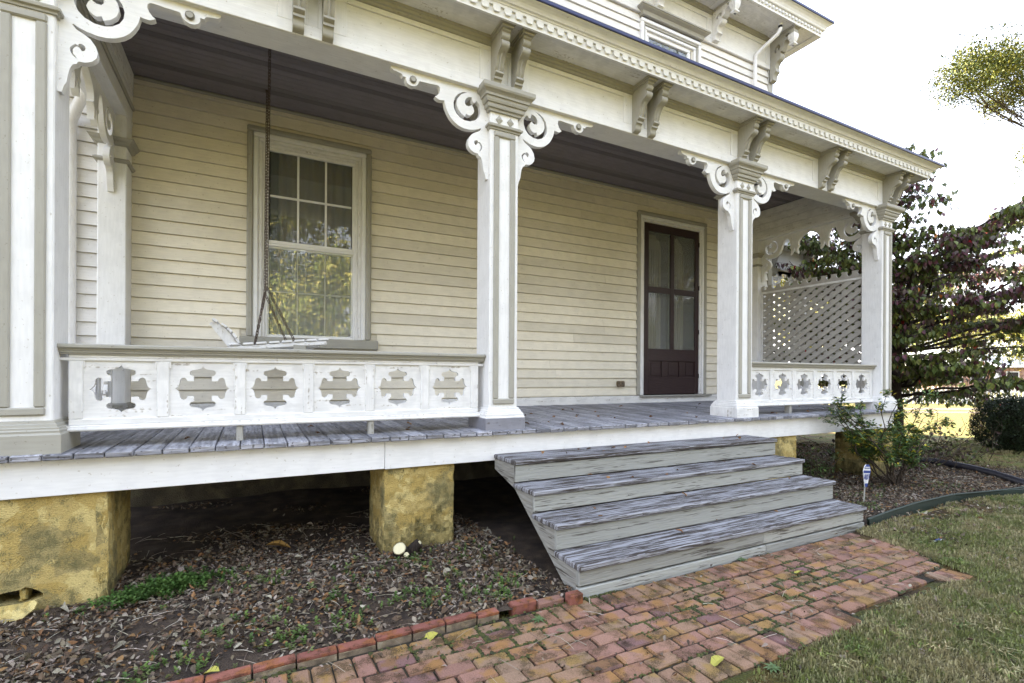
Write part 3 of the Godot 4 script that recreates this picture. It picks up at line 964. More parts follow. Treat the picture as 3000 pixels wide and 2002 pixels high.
func fret_shape(at: Vector3, dir: Vector3, claw: bool) -> Shape:
	var outer := pts2(FRET)
	if claw:
		outer = pts2(CLAW)
		outer.append_array(pts2(FRET.slice(60)))
	else:
		for i in outer.size():             # the arm is a little deeper than the scroll
			outer[i].y += 0.015 * smoothstep(0.34, 0.42, outer[i].x) * smoothstep(0.0, 0.012, outer[i].y)
	var s := new_shape()
	var down := Vector3(0, -1, 0)
	var third := dir.cross(down)
	s.pierced(outer, [pts2(FRET_SCROLL), pts2(FRET_EYE)], Transform3D(Basis(dir, down, third), at - third * 0.02), 0.04)
	return s

func small_bracket(parent: Node, x: float, top: float, z: float) -> void:
	var poly := pts2([0, 0, 0.19, 0, 0.19, -0.012, 0.178, -0.02, 0.184, -0.038, 0.176, -0.055, 0.16, -0.062, 0.172, -0.072, 0.176, -0.09, 0.166, -0.108, 0.146, -0.118, 0.122, -0.128, 0.102, -0.15, 0.088, -0.18, 0.078, -0.212, 0.066, -0.225, 0.080, -0.23, 0.084, -0.245, 0.070, -0.256, 0.062, -0.258, 0.062, -0.275, 0.05, -0.278, 0.042, -0.29, 0.044, -0.31, 0.034, -0.33, 0, -0.338])
	var s := new_shape()
	var w := 0.062
	s.extrude(poly, Transform3D(Basis(Vector3(0, 0, 1), Vector3(0, 1, 0), Vector3(-1, 0, 0)), Vector3(x + w / 2, top - 0.028, z)), w, true)
	var b := obj("bracket", s, mats.trim, parent)
	var rib := new_shape()
	var c := poly.slice(11, 17)
	var line := []
	for p in c:
		line.append(Vector3(x, top - 0.028 + p.y, z + p.x + 0.001))
	rib.tube(line, [0.009], 6)
	obj("bead", rib, mats.trim, b)
	obj("abacus", bx(Vector3(x - 0.055, top - 0.013, z), Vector3(x + 0.055, top - 0.001, z + 0.232), 0.004), mats.trim, b)
	obj("abacus", bx(Vector3(x - 0.044, top - 0.029, z), Vector3(x + 0.044, top - 0.0135, z + 0.212), 0.004), mats.trim, b)

func column(porch: Node, cx: float, k: int) -> void:
	var a := 0.113
	var s := new_shape(1)
	s.box(Vector3(cx - a, 0.82, -0.226), Vector3(cx + a, 3.17, 0.0), 0.006)
	var col := obj("column", s, mats.white, porch)
	# raised panel frame on the face
	for side in [1, -1]:
		var z0: float = 0.0 if side == 1 else -0.226
		var lo := minf(z0 - 0.004 * side, z0 + 0.014 * side)
		var hi := maxf(z0 - 0.004 * side, z0 + 0.014 * side)
		for q in [[cx - 0.085, cx - 0.043], [cx + 0.043, cx + 0.085]]:
			obj("panel_moulding", bx(Vector3(q[0], 0.995, lo), Vector3(q[1], 2.865, hi), 0.009, 1), mats.trim, col)
		obj("panel_moulding", bx(Vector3(cx - 0.085, 2.865, lo), Vector3(cx + 0.085, 2.905, hi + 0.001), 0.009), mats.trim, col)
		obj("panel_moulding", bx(Vector3(cx - 0.085, 0.955, lo), Vector3(cx + 0.085, 0.995, hi + 0.001), 0.009), mats.trim, col)
		for x in [-0.045, 0.045]:
			var d := new_shape()
			var p := Vector3(cx + x, 2.988, z0)
			var r := 0.033
			var tip := p + Vector3(0, 0, 0.014 * side)
			var w := [p + Vector3(r * 0.85, 0, 0), p + Vector3(0, r, 0), p + Vector3(-r * 0.85, 0, 0), p + Vector3(0, -r, 0)]
			for i in 4:
				var e: Vector3 = w[i]
				var f: Vector3 = w[(i + 1) % 4]
				var o: Vector3 = ((e + f) / 2.0 - p).normalized()
				d.quad(e, f, f + Vector3(0, 0, 0.004 * side), e + Vector3(0, 0, 0.004 * side), o)
				d.tri(e + Vector3(0, 0, 0.004 * side), f + Vector3(0, 0, 0.004 * side), tip, (o * 0.4 + Vector3(0, 0, side)).normalized())
			obj("diamond", d, mats.trim, col)
	var n := new_shape()
	n.around(pts2([-0.005, 2.912, 0.01, 2.914, 0.012, 2.924, 0.024, 2.93, 0.026, 2.942, 0.014, 2.946, 0.012, 2.955, -0.005, 2.957]), cx - a, cx + a, -0.226, 0.0)
	obj("necking", n, mats.trim, col)
	var c := new_shape()
	c.around(pts2([-0.004, 3.034, 0.016, 3.036, 0.018, 3.052, 0.03, 3.056, 0.033, 3.066, 0.034, 3.082, 0.044, 3.086, 0.05, 3.10, 0.052, 3.116, 0.062, 3.12, 0.064, 3.136, 0.074, 3.146, 0.086, 3.154, 0.092, 3.166, 0.092, 3.19, 0.088, 3.196, -0.004, 3.20]), cx - a, cx + a, -0.226, 0.0)
	obj("capital", c, mats.trim, col)
	var b := new_shape()
	b.around(pts2([0.042, 0.765, 0.042, 0.862, 0.038, 0.868, 0.036, 0.872, 0.037, 0.882, 0.030, 0.888, 0.030, 0.896, 0.022, 0.90, 0.020, 0.912, 0.012, 0.916, 0.01, 0.928, -0.004, 0.932]), cx - a, cx + a, -0.226, 0.0)
	obj("base", b, mats.trim if k == 0 else mats.white_worn, col)
	if k == 1:
		var g := new_shape()
		g.around(pts2([0.0435, 0.765, 0.0435, 0.855, 0.038, 0.867]), cx - a, cx + a, -0.226, 0.0)
		tag(obj("plinth", g, mats.plinth_grey, col), "bare grey plinth")

func cross_hole() -> PackedVector2Array:
	# one quarter of the pierced cross, turned four times
	var q := [1.0, 0.0, 0.93, 0.04, 0.875, 0.11, 0.845, 0.20, 0.825, 0.30, 0.82, 0.36, 0.795, 0.43, 0.745, 0.47, 0.685, 0.48, 0.62, 0.455, 0.575, 0.40, 0.56, 0.33, 0.33, 0.33, 0.33, 0.56, 0.40, 0.575, 0.455, 0.62, 0.48, 0.685, 0.47, 0.745, 0.43, 0.795, 0.36, 0.82, 0.30, 0.825, 0.20, 0.845, 0.11, 0.875, 0.04, 0.93]
	var out := PackedVector2Array()
	for k in 4:
		for p in pts2(q):
			out.append(p.rotated(k * PI / 2.0))
	return out

func railing(porch: Node, frame: Transform3D, n: int, pitch: float, gap: float, blocks: Array) -> void:
	# panels of pierced crosses in a framed rail; frame.x runs along the rail, frame.z faces out; y is measured from the ground
	var stile := pitch - gap
	var length := n * pitch + stile
	var f := new_shape()
	f.xf = frame
	f.box(Vector3(0, 1.242, -0.023), Vector3(length, 1.258, 0.023), 0.003)
	f.box(Vector3(-0.04, 1.226, -0.0225), Vector3(length + 0.04, 1.242, 0.0225), 0.003)
	f.box(Vector3(0, 0.893, -0.023), Vector3(length, 0.925, 0.023), 0.003)
	f.grain = 1
	for k in n + 1:
		f.box(Vector3(k * pitch, 0.925, -0.0235), Vector3(k * pitch + stile, 1.226, 0.0235), 0.003)
		for s in [-1.0, 1.0]:                 # small stepped shoulders in the upper corners
			if (k == 0 and s < 0) or (k == n and s > 0):
				continue
			var x := k * pitch + (stile if s > 0 else 0.0)
			f.box(Vector3(minf(x, x + s * 0.008), 1.19, -0.022), Vector3(maxf(x, x + s * 0.008), 1.226, 0.022), 0.002)
	var r := obj("railing", f, mats.white_worn, porch)
	var cap := new_shape()
	cap.xf = frame
	var prof := pts2([-0.058, 1.312, 0.058, 1.312, 0.064, 1.306, 0.064, 1.294, 0.058, 1.289, 0.047, 1.287, 0.047, 1.279, 0.041, 1.276, 0.041, 1.268, 0.034, 1.265, 0.032, 1.258, -0.032, 1.258, -0.034, 1.265, -0.041, 1.268, -0.041, 1.276, -0.047, 1.279, -0.047, 1.287, -0.058, 1.289, -0.064, 1.294, -0.064, 1.306])
	cap.extrude(prof, Transform3D(Basis(Vector3(0, 0, 1), Vector3(0, 1, 0), Vector3(-1, 0, 0)), Vector3(length + 0.038, 0, 0)), length + 0.076)
	obj("handrail", cap, mats.trim, r)
	var low := new_shape()
	low.xf = frame
	var lp := pts2([-0.03, 0.893, 0.03, 0.893, 0.036, 0.888, 0.036, 0.882, 0.042, 0.880, 0.045, 0.872, 0.043, 0.866, 0.038, 0.862, -0.038, 0.862, -0.043, 0.866, -0.045, 0.872, -0.042, 0.880, -0.036, 0.882, -0.036, 0.888])
	low.extrude(lp, Transform3D(Basis(Vector3(0, 0, 1), Vector3(0, 1, 0), Vector3(-1, 0, 0)), Vector3(length + 0.03, 0, 0)), length + 0.06)
	obj("bottom_rail", low, mats.white_worn, r)
	var hole := cross_hole()
	for k in n:
		var x0 := k * pitch + stile
		var p := new_shape()
		p.xf = frame
		var h := PackedVector2Array()
		var w := minf(0.132, gap * 0.42)
		for e in hole:
			h.append(Vector2(x0 + gap / 2.0 + e.x * w, 1.078 + e.y * 0.127))
		p.pierced(pts2([x0 - 0.001, 0.924, x0 + gap + 0.001, 0.924, x0 + gap + 0.001, 1.243, x0 - 0.001, 1.243]), [h], Transform3D(Basis.IDENTITY, Vector3(0, 0, -0.012)), 0.024)
		obj("panel", p, mats.white_worn, r)
	for x in blocks:
		var b := new_shape(1)
		b.xf = frame
		b.box(Vector3(x - 0.018, 0.77, -0.035), Vector3(x + 0.018, 0.862, 0.03), 0.006)
		obj("foot", b, mats.trim_worn, r)

func build_porch() -> void:
	var porch := thing("front_porch", "deep front porch with square columns, scroll-sawn spandrels and low pierced railings", "porch", Vector3(2.88, 0.0, 0.0))
	# floor: boards laid from the wall to the edge, falling a little outwards
	var joists := new_shape()
	joists.box(Vector3(-1.10, 0.56, -1.835), Vector3(6.86, 0.735, -1.79))
	for k in 14:
		joists.box(Vector3(-1.05 + k * 0.6, 0.58, -1.79), Vector3(-1.01 + k * 0.6, 0.735, 0.0))
	var floor_part := obj("floor", joists, mats.stringer, porch)
	var x := -1.125
	var width := 0.1185
	while x < 6.87:
		var s := new_shape(2)
		var w := minf(width, 6.885 - x)
		s.xf = Transform3D(Basis(Vector3.RIGHT, 0.0188), Vector3(0, 0.772, 0.075 + rng.randf_range(-0.006, 0.006)))
		s.box(Vector3(x + 0.0025, -0.03 + rng.randf_range(-0.003, 0.001), -1.91), Vector3(x + w - 0.0025, rng.randf_range(-0.0025, 0.0015), 0.0), 0.004)
		obj("floor_board", s, mats.deck[rng.randi() % 4], floor_part)
		x += width
	var skirt := obj("skirt_board", bx(Vector3(-1.09, 0.562, -0.01), Vector3(0.747, 0.738, 0.024), 0.003), mats.white, porch)
	obj("board", bx(Vector3(0.75, 0.558, -0.01), Vector3(6.86, 0.738, 0.022), 0.003), mats.white, skirt)
	obj("board", bx(Vector3(6.84, 0.556, -1.8), Vector3(6.866, 0.737, -0.012), 0.003, 2), mats.white, skirt)
	obj("board", bx(Vector3(-1.10, 0.556, -1.8), Vector3(-1.075, 0.737, -0.012), 0.003, 2), mats.white, skirt)
	for k in 4:
		column(porch, COLUMN_X[k], k)
	# half columns against the wall
	for cx in [-0.975, 6.738]:
		var s := new_shape(1)
		s.box(Vector3(cx - 0.09, 0.80, WALL - 0.018), Vector3(cx + 0.09, 3.2, -1.655), 0.006)
		var p := obj("half_column", s, mats.white, porch)
		var b := new_shape()
		b.around(pts2([0.035, 0.79, 0.035, 0.88, 0.03, 0.885, 0.03, 0.897, 0.022, 0.90, 0.02, 0.915, 0.01, 0.92, -0.003, 0.93]), cx - 0.09, cx + 0.09, WALL, -1.655, true)
		obj("base", b, mats.trim_worn if cx < 0 else mats.white_worn, p)
		var c := new_shape()
		c.around(pts2([-0.003, 2.80, 0.014, 2.802, 0.025, 2.812, 0.025, 2.822, 0.012, 2.832, -0.003, 2.836]), cx - 0.09, cx + 0.09, WALL, -1.655, true)
		obj("necking", c, mats.trim, p)
		var c2 := new_shape()
		c2.around(pts2([-0.003, 2.93, 0.02, 2.94, 0.028, 2.955, 0.04, 2.965, 0.055, 2.985, -0.003, 2.99]), cx - 0.09, cx + 0.09, WALL, -1.655, true)
		obj("capital", c2, mats.trim, p)
	# beams and frieze
	var xl := -1.093
	var xr := 6.851
	var beam := new_shape()
	beam.box(Vector3(xl, SOFFIT, -0.226), Vector3(xr, 3.60, -0.014), 0.002)
	var bm := obj("beam", beam, mats.white, porch)
	obj("side_beam", bx(Vector3(xl, SOFFIT + 0.003, WALL - 0.015), Vector3(xl + 0.212, 3.60, -0.2265), 0.002, 2), mats.white, bm)
	obj("side_beam", bx(Vector3(xr - 0.212, SOFFIT + 0.003, WALL - 0.015), Vector3(xr, 3.60, -0.2265), 0.002, 2), mats.white, bm)
	for k in 4:
		obj("beam_board", bx(Vector3(xr - 0.222 - 0.003 * (k % 2), 3.205 + k * 0.098, -1.80), Vector3(xr - 0.2125, 3.300 + k * 0.098, -0.228), 0.004, 2), mats.white_worn, bm)
	obj("beam_board", bx(Vector3(xl + 0.2125, 3.42, -1.82), Vector3(xl + 0.222, 3.597, -0.228), 0.004, 2), mats.white_worn, bm)
	obj("beam_board", bx(Vector3(xl + 0.2125, 3.29, -1.82), Vector3(xl + 0.232, 3.318, -0.228), 0.006, 2), mats.trim, bm)
	var frz := obj("frieze", bx(Vector3(xl, 3.1755, -0.0135), Vector3(xr, 3.248, 0.0), 0.003), mats.white, porch)
	obj("frieze_rail", bx(Vector3(xl, 3.462, -0.0135), Vector3(xr, 3.55, 0.0), 0.003), mats.white, frz)
	var mids := [-0.98, 0.31, 1.6, 2.895, 4.19, 5.464, 6.738]
	for k in mids.size():
		var m: float = mids[k]
		obj("frieze_stile", bx(Vector3(maxf(m - 0.195, xl), 3.248, -0.0135), Vector3(m - 0.028, 3.462, -0.001), 0.003, 1), mats.white, frz)
		obj("frieze_stile", bx(Vector3(m + 0.028, 3.248, -0.0135), Vector3(minf(m + 0.195, xr), 3.462, -0.001), 0.003, 1), mats.white, frz)
		for s in [-0.082, 0.082]:
			small_bracket(porch, m + s, 3.545, 0.0)
	for z in [-0.6, -1.25]:
		for s in [-0.082, 0.082]:
			pass
	var bed := new_shape()
	bed.around(pts2([-0.01, 3.492, 0.012, 3.494, 0.016, 3.51, 0.026, 3.515, 0.03, 3.53, 0.04, 3.535, 0.042, 3.545]), xl, xr, WALL, 0.0, true)
	obj("bed_moulding", bed, mats.trim, porch)
	# soffit, fascia with dentils, crown moulding, roof
	var sf := obj("soffit", bx(Vector3(xl - 0.28, 3.5455, -0.012), Vector3(xr + 0.28, 3.56, 0.245), 0.0), mats.white_worn, porch)
	obj("soffit_board", bx(Vector3(xl - 0.28, 3.5455, WALL), Vector3(xl + 0.01, 3.56, -0.0125), 0.0, 2), mats.white_worn, sf)
	obj("soffit_board", bx(Vector3(xr - 0.01, 3.5455, WALL), Vector3(xr + 0.28, 3.56, -0.0125), 0.0, 2), mats.white_worn, sf)
	var fa := new_shape()
	fa.around(pts2([0.23, 3.530, 0.247, 3.530, 0.247, 3.588, 0.262, 3.588, 0.262, 3.606, 0.268, 3.608, 0.272, 3.616, 0.285, 3.620, 0.290, 3.628, 0.300, 3.640, 0.316, 3.650, 0.332, 3.655, 0.336, 3.660]), xl, xr, WALL - 0.02, 0.0, true, 1.2)
	var cornice := obj("cornice", fa, mats.white, porch)
	var dm := new_shape()
	dm.extrude(pts2([-0.027, 0.018, -0.027, -0.004, -0.017, -0.018, 0.017, -0.018, 0.027, -0.004, 0.027, 0.018]), Transform3D(Basis.IDENTITY, Vector3(0, 0, -0.003)), 0.018)
	var dmesh := dm.mesh()
	x = 7.135
	while x > -1.38:
		copy_of("dentil", dmesh, mats.white, cornice, Vector3(x, 3.570, 0.247))
		x -= 0.083
	var turned := Basis(Vector3.UP, PI / 2.0)
	for k in 22:
		copy_of("dentil", dmesh, mats.white, cornice, Vector3(xr + 0.247 * 1.2, 3.570, 0.19 - 0.083 * k), turned)
	var rf := new_shape()
	rf.around(pts2([0.325, 3.660, 0.346, 3.660, 0.348, 3.664, 0.348, 3.684, 0.34, 3.688, -0.6, 3.98, -1.85, 4.38]), xl, xr, WALL, 0.0, true, 1.2)
	rf.quad(Vector3(xl, 3.662, WALL), Vector3(xr, 3.662, WALL), Vector3(xr, 3.662, 0.3), Vector3(xl, 3.662, 0.3), Vector3.DOWN)
	rf.quad(Vector3(xl, 4.379, WALL), Vector3(xr, 4.379, WALL), Vector3(xr, 3.70, 0.2), Vector3(xl, 3.70, 0.2), Vector3(0, 1, 0.3))
	obj("roof", rf, mats.roof, porch)
	# ceiling boards along the porch
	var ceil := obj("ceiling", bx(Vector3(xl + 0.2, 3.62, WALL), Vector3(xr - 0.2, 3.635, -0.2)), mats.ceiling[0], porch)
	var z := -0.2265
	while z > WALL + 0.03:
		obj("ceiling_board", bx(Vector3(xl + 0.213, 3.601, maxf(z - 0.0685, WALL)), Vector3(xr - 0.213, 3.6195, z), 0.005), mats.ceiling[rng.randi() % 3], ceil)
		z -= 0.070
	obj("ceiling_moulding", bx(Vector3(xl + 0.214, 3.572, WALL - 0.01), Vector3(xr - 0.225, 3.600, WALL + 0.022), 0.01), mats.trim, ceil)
	# spandrels
	for k in 4:
		for s in [-1.0, 1.0]:
			if (k == 0 and s < 0) or (k == 3 and s > 0):
				continue
			var f := obj("spandrel", fret_shape(Vector3(COLUMN_X[k] + s * 0.113, SOFFIT, -0.055), Vector3(s, 0, 0), false), mats.white, porch)
			var disc := new_shape()
			var at := Vector3(COLUMN_X[k] + s * (0.113 + 0.553), SOFFIT - 0.054, -0.036)
			disc.tube([at, at + Vector3(0, 0, 0.012), at + Vector3(0, 0, 0.016)], [0.023, 0.023, 0.016], 20)
			obj("disc", disc, mats.trim, f)
	for cx in [-0.98, 6.74]:
		obj("side_spandrel", fret_shape(Vector3(cx, SOFFIT + 0.003, -0.226), Vector3(0, 0, -1), true), mats.white, porch)
		obj("side_spandrel", fret_shape(Vector3(cx, SOFFIT + 0.003, -1.655), Vector3(0, 0, 1), true), mats.white, porch)
	# railings: two along the front, one at each end
	railing(porch, Transform3D(Basis.IDENTITY, Vector3(-0.832, 0, -0.113)), 6, 0.370, 0.3145, [0.767, 1.518])
	railing(porch, Transform3D(Basis.IDENTITY, Vector3(4.338, 0, -0.113)), 6, 0.370, 0.3145, [0.70, 1.52])
	railing(porch, Transform3D(Basis(Vector3.UP, PI / 2.0), Vector3(6.74, 0, -0.262)), 4, 0.326, 0.272, [0.45, 0.95])
	railing(porch, Transform3D(Basis(Vector3.UP, PI / 2.0), Vector3(-0.98, 0, -0.262)), 4, 0.326, 0.272, [0.45, 0.95])
	# lattice screen above the right end railing
	var z0 := -1.652
	var z1 := -0.230
	var y0 := 1.325
	var y1 := 2.40
	var rect := pts2([z0, y0, z1, y0, z1, y1, z0, y1])
	var top := PackedVector2Array([Vector2(z1, y1 - 0.03), Vector2(z1, y1 + 0.10)])
	for k in 11:
		var c := lerpf(z1, z0, (k + 0.5) / 11.0)
		for j in 9:
			var w := lerpf(-0.7, PI + 0.7, j / 8.0)
			top.append(Vector2(c + cos(w) * 0.036, y1 + 0.085 - sin(w) * 0.036))
	top.append(Vector2(z0, y1 + 0.10))
	top.append(Vector2(z0, y1 - 0.03))
	var zy := Basis(Vector3(0, 0, 1), Vector3(0, 1, 0), Vector3(-1, 0, 0))
	var ts := new_shape(2)
	ts.extrude(top, Transform3D(zy, Vector3(6.752, 0, 0)), 0.022)
	var lat := obj("lattice", ts, mats.lattice, porch)
	obj("edge_strip", bx(Vector3(6.715, y1 - 0.015, z0), Vector3(6.729, y1 + 0.012, z1), 0.003, 2), mats.white_worn, lat)
	for e in [z0, z1 - 0.03]:
		obj("edge_strip", bx(Vector3(6.714, y0, e), Vector3(6.7285, y1 - 0.016, e + 0.03), 0.003, 1), mats.white_worn, lat)
	for layer in 2:
		var slope := 0.68 if layer == 0 else -0.68
		var dir := Vector2(1, slope).normalized()
		var nrm := Vector2(-dir.y, dir.x)
		for k in range(-16, 38):
			var c := Vector2(z0, y0) + Vector2(0, 0.104 * k + (1.0 if layer == 1 else 0.0))
			var strip := PackedVector2Array([c - dir * 3.0 - nrm * 0.0275, c + dir * 3.0 - nrm * 0.0275, c + dir * 3.0 + nrm * 0.0275, c - dir * 3.0 + nrm * 0.0275])
			for piece in Geometry2D.intersect_polygons(strip, rect):
				var s := new_shape(2)
				s.extrude(piece, Transform3D(zy, Vector3(6.734 + 0.026 * layer, 0, 0)), 0.009)
				obj("slat", s, mats.lattice, lat)


# ---- steps ----------------------------------------------------------------------------------------------------------

func build_steps() -> void:
	var st_ := thing("porch_steps", "wide weathered wooden steps with white paint peeling off the treads", "steps", Vector3(2.85, 0, 0.55))
	var x0 := 1.512
	var x1 := 4.19
	var tops := [0.604, 0.457, 0.322, 0.170]
	var front := [0.345, 0.592, 0.842, 1.066]
	var back := [0.026, 0.318, 0.572, 0.818]
	for k in 4:
		var y: float = tops[k]
		var a: float = back[k]
		var b: float = front[k]
		var m := lerpf(a, b, 0.47)
		var skew := 0.018 * k / 3.0
		for q in [[a, m - 0.0025], [m + 0.0025, b]]:
			var s := new_shape(0)
			s.box(Vector3(x0 + rng.randf_range(-0.004, 0.004), y - 0.03, q[0]), Vector3(x1 + rng.randf_range(-0.004, 0.006), y + rng.randf_range(-0.002, 0.002), q[1] + skew), 0.006)
			obj("tread", s, mats.tread[rng.randi() % 4], st_)
		var bottom: float = tops[k + 1] if k < 3 else 0.052
		var rz: float = b - 0.026
		var cuts := [[x0 + 0.012, x1 - 0.008]] if k < 3 else [[x0 + 0.008, 3.0], [3.004, x1 - 0.006]]
		for q in cuts:
			var s := new_shape(0)
			s.box(Vector3(q[0], bottom + 0.004, rz - 0.012), Vector3(q[1], y - 0.034, rz + 0.012 + skew * 0.5), 0.004)
			obj("riser", s, mats.riser[rng.randi() % 4], st_)
	for q in [[x0 + 0.004, 3.02], [3.024, x1 - 0.004]]:
		obj("riser", bx(Vector3(q[0], -0.06, 1.032), Vector3(q[1], 0.046, 1.066), 0.004), mats.riser[rng.randi() % 4], st_)
	for x in [x0 + 0.012, 2.85, x1 - 0.05]:
		var s := new_shape(2)
		s.extrude(pts2([0.026, 0.572, 0.316, 0.572, 0.318, 0.425, 0.564, 0.425, 0.566, 0.29, 0.813, 0.29, 0.816, 0.138, 1.026, 0.138, 1.028, -0.03, 0.98, -0.03, 0.33, 0.42, 0.026, 0.50]), Transform3D(Basis(Vector3(0, 0, 1), Vector3(0, 1, 0), Vector3(-1, 0, 0)), Vector3(x + 0.035, 0, 0)), 0.035)
		obj("stringer", s, mats.stringer, st_)


# ---- piers ----------------------------------------------------------------------------------------------------------

func lumpy(lo: Vector3, hi: Vector3, div: int, amp: float, freq: float, sd: int, wear := 0.02, stained := false, stain_at := 0.0) -> Shape:
	# a block whose faces and corners are uneven
	var f := FastNoiseLite.new()
	f.seed = sd
	f.frequency = freq
	f.fractal_octaves = 3
	var s := new_shape(1)
	var m := (lo + hi) / 2.0
	var h := (hi - lo) / 2.0
	var at := func(p: Vector3) -> Vector3:
		var e := p
		var c := 0
		for i in 3:
			if absf(p[i]) > 0.999:
				c += 1
		if c >= 2:
			for i in 3:
				if absf(p[i]) > 0.999:
					e[i] *= 1.0 - wear * (0.6 + 0.8 * absf(f.get_noise_3d(p.x * h.x * 40.0, p.y * h.y * 40.0, p.z * h.z * 40.0)))
		var w := m + e * h
		return w + Vector3(f.get_noise_3dv(w * 10.0), f.get_noise_3dv(w * 10.0 + Vector3(50, 0, 0)), f.get_noise_3dv(w * 10.0 + Vector3(0, 70, 0))) * amp
	for ax in 3:
		for sg in [-1.0, 1.0]:
			for i in div:
				for j in div:
					var q := []
					for o in [Vector2(0, 0), Vector2(1, 0), Vector2(1, 1), Vector2(0, 1)]:
						var p := Vector3.ZERO
						p[ax] = sg
						p[(ax + 1) % 3] = -1.0 + 2.0 * (i + o.x) / div
						p[(ax + 2) % 3] = -1.0 + 2.0 * (j + o.y) / div
						q.append(at.call(p))
					var nn: Vector3 = (q[2] - q[0]).cross(q[3] - q[1]).normalized() * sg
					if stained:                # mildew that has climbed from the ground in ragged streaks
						var c: Vector3 = (q[0] + q[2]) / 2.0
						var u := c.x + c.z * 0.8
						var reach := 0.10 + 0.10 * f.get_noise_2d(u * 9.0, 3.0) + 0.07 * f.get_noise_2d(u * 60.0, 9.0) + 0.17 * exp(-pow((u - stain_at) / 0.11, 2.0))
						var k := smoothstep(reach + 0.03, reach - 0.05, c.y) * (0.75 + 0.5 * f.get_noise_3d(c.x * 70.0, c.y * 50.0, c.z * 70.0))
						s.tint = Color(1, 1, 1).lerp(Color(0.30, 0.31, 0.26), clampf(k, 0.0, 1.0) * 0.85)
					s.quad(q[0], q[1], q[2], q[3], nn)
	return s

func build_piers() -> void:
	var list := [
		[0.748, 1.232, "ochre stucco pier left of the steps with a black mildew stain at its foot"],
		[4.56, 5.02, "ochre stucco pier half hidden by the right end of the steps"],
		[6.46, 6.91, "stucco pier under the right corner of the porch behind the leafy bush"]]
	for k in 3:
		var p: Array = list[k]
		var s := lumpy(Vector3(p[0], -0.1, -0.44), Vector3(p[1], 0.557, -0.004), 26, 0.009, 2.2, 31 + k, 0.03, true, lerpf(p[0], p[1], 0.68))
		var o := obj("stucco_pier", s, mats.pier, self, Vector3((p[0] + p[1]) / 2.0, 0, -0.22))
		tag(o, p[2], "pier", "piers under the porch edge")
	# the near pier has a hole knocked through its stucco
	var t := thing("stucco_pier", "large ochre stucco pier at the left with a broken hole near the ground", "pier", Vector3(-0.89, 0, -0.25), "piers under the porch edge")
	obj("core", lumpy(Vector3(-1.14, -0.1, -0.52), Vector3(-0.665, 0.556, -0.13), 8, 0.012, 2.0, 40), mats.stone, t)
	var face := pts2([-1.14, -0.1, -0.652, -0.1, -0.655, 0.05, -0.645, 0.17, -0.652, 0.3, -0.648, 0.42, -0.655, 0.557, -1.14, 0.557])
	var hole := pts2([-1.09, 0.083, -1.06, 0.06, -1.02, 0.058, -0.985, 0.05, -0.94, 0.056, -0.905, 0.068, -0.898, 0.085, -0.918, 0.105, -0.945, 0.122, -0.965, 0.13, -0.985, 0.12, -1.03, 0.117, -1.07, 0.112])
	var s := new_shape(1)
	s.pierced(face, [hole], Transform3D(Basis.IDENTITY, Vector3(0, 0, -0.128)), 0.126)
	obj("stucco", s, mats.pier, t)
	var sd := lumpy(Vector3(-0.70, -0.1, -0.52), Vector3(-0.648, 0.556, -0.0), 16, 0.010, 2.6, 43, 0.03, true, -9.0)
	obj("stucco_edge", sd, mats.pier, t)
	obj("rubble", lumpy(Vector3(-1.0, 0.05, -0.10), Vector3(-0.965, 0.12, -0.03), 4, 0.01, 6.0, 44, 0.2), mats.pier_pale, t)
	var c := new_shape()
	c.xf = Transform3D(Basis(Vector3.RIGHT, -0.42) * Basis(Vector3.BACK, 0.03), Vector3(-0.99, 0.0, 0.06))
	c.extrude(pts2([-0.13, 0.065, -0.05, 0.072, 0.02, 0.07, 0.075, 0.074, 0.086, 0.06, 0.078, 0.035, 0.05, 0.012, 0.02, -0.02, -0.02, -0.045, -0.08, -0.05, -0.14, -0.04]), Transform3D(Basis.IDENTITY, Vector3(0, 0, 0)), 0.022)
	tag(obj("stucco_fragment", c, mats.pier_pale, self, Vector3(-0.99, 0, 0.06)), "pale slab of broken stucco leaning against the near pier", "rubble")


# ---- brick path -------------------------------------------------------------------------------------------------------

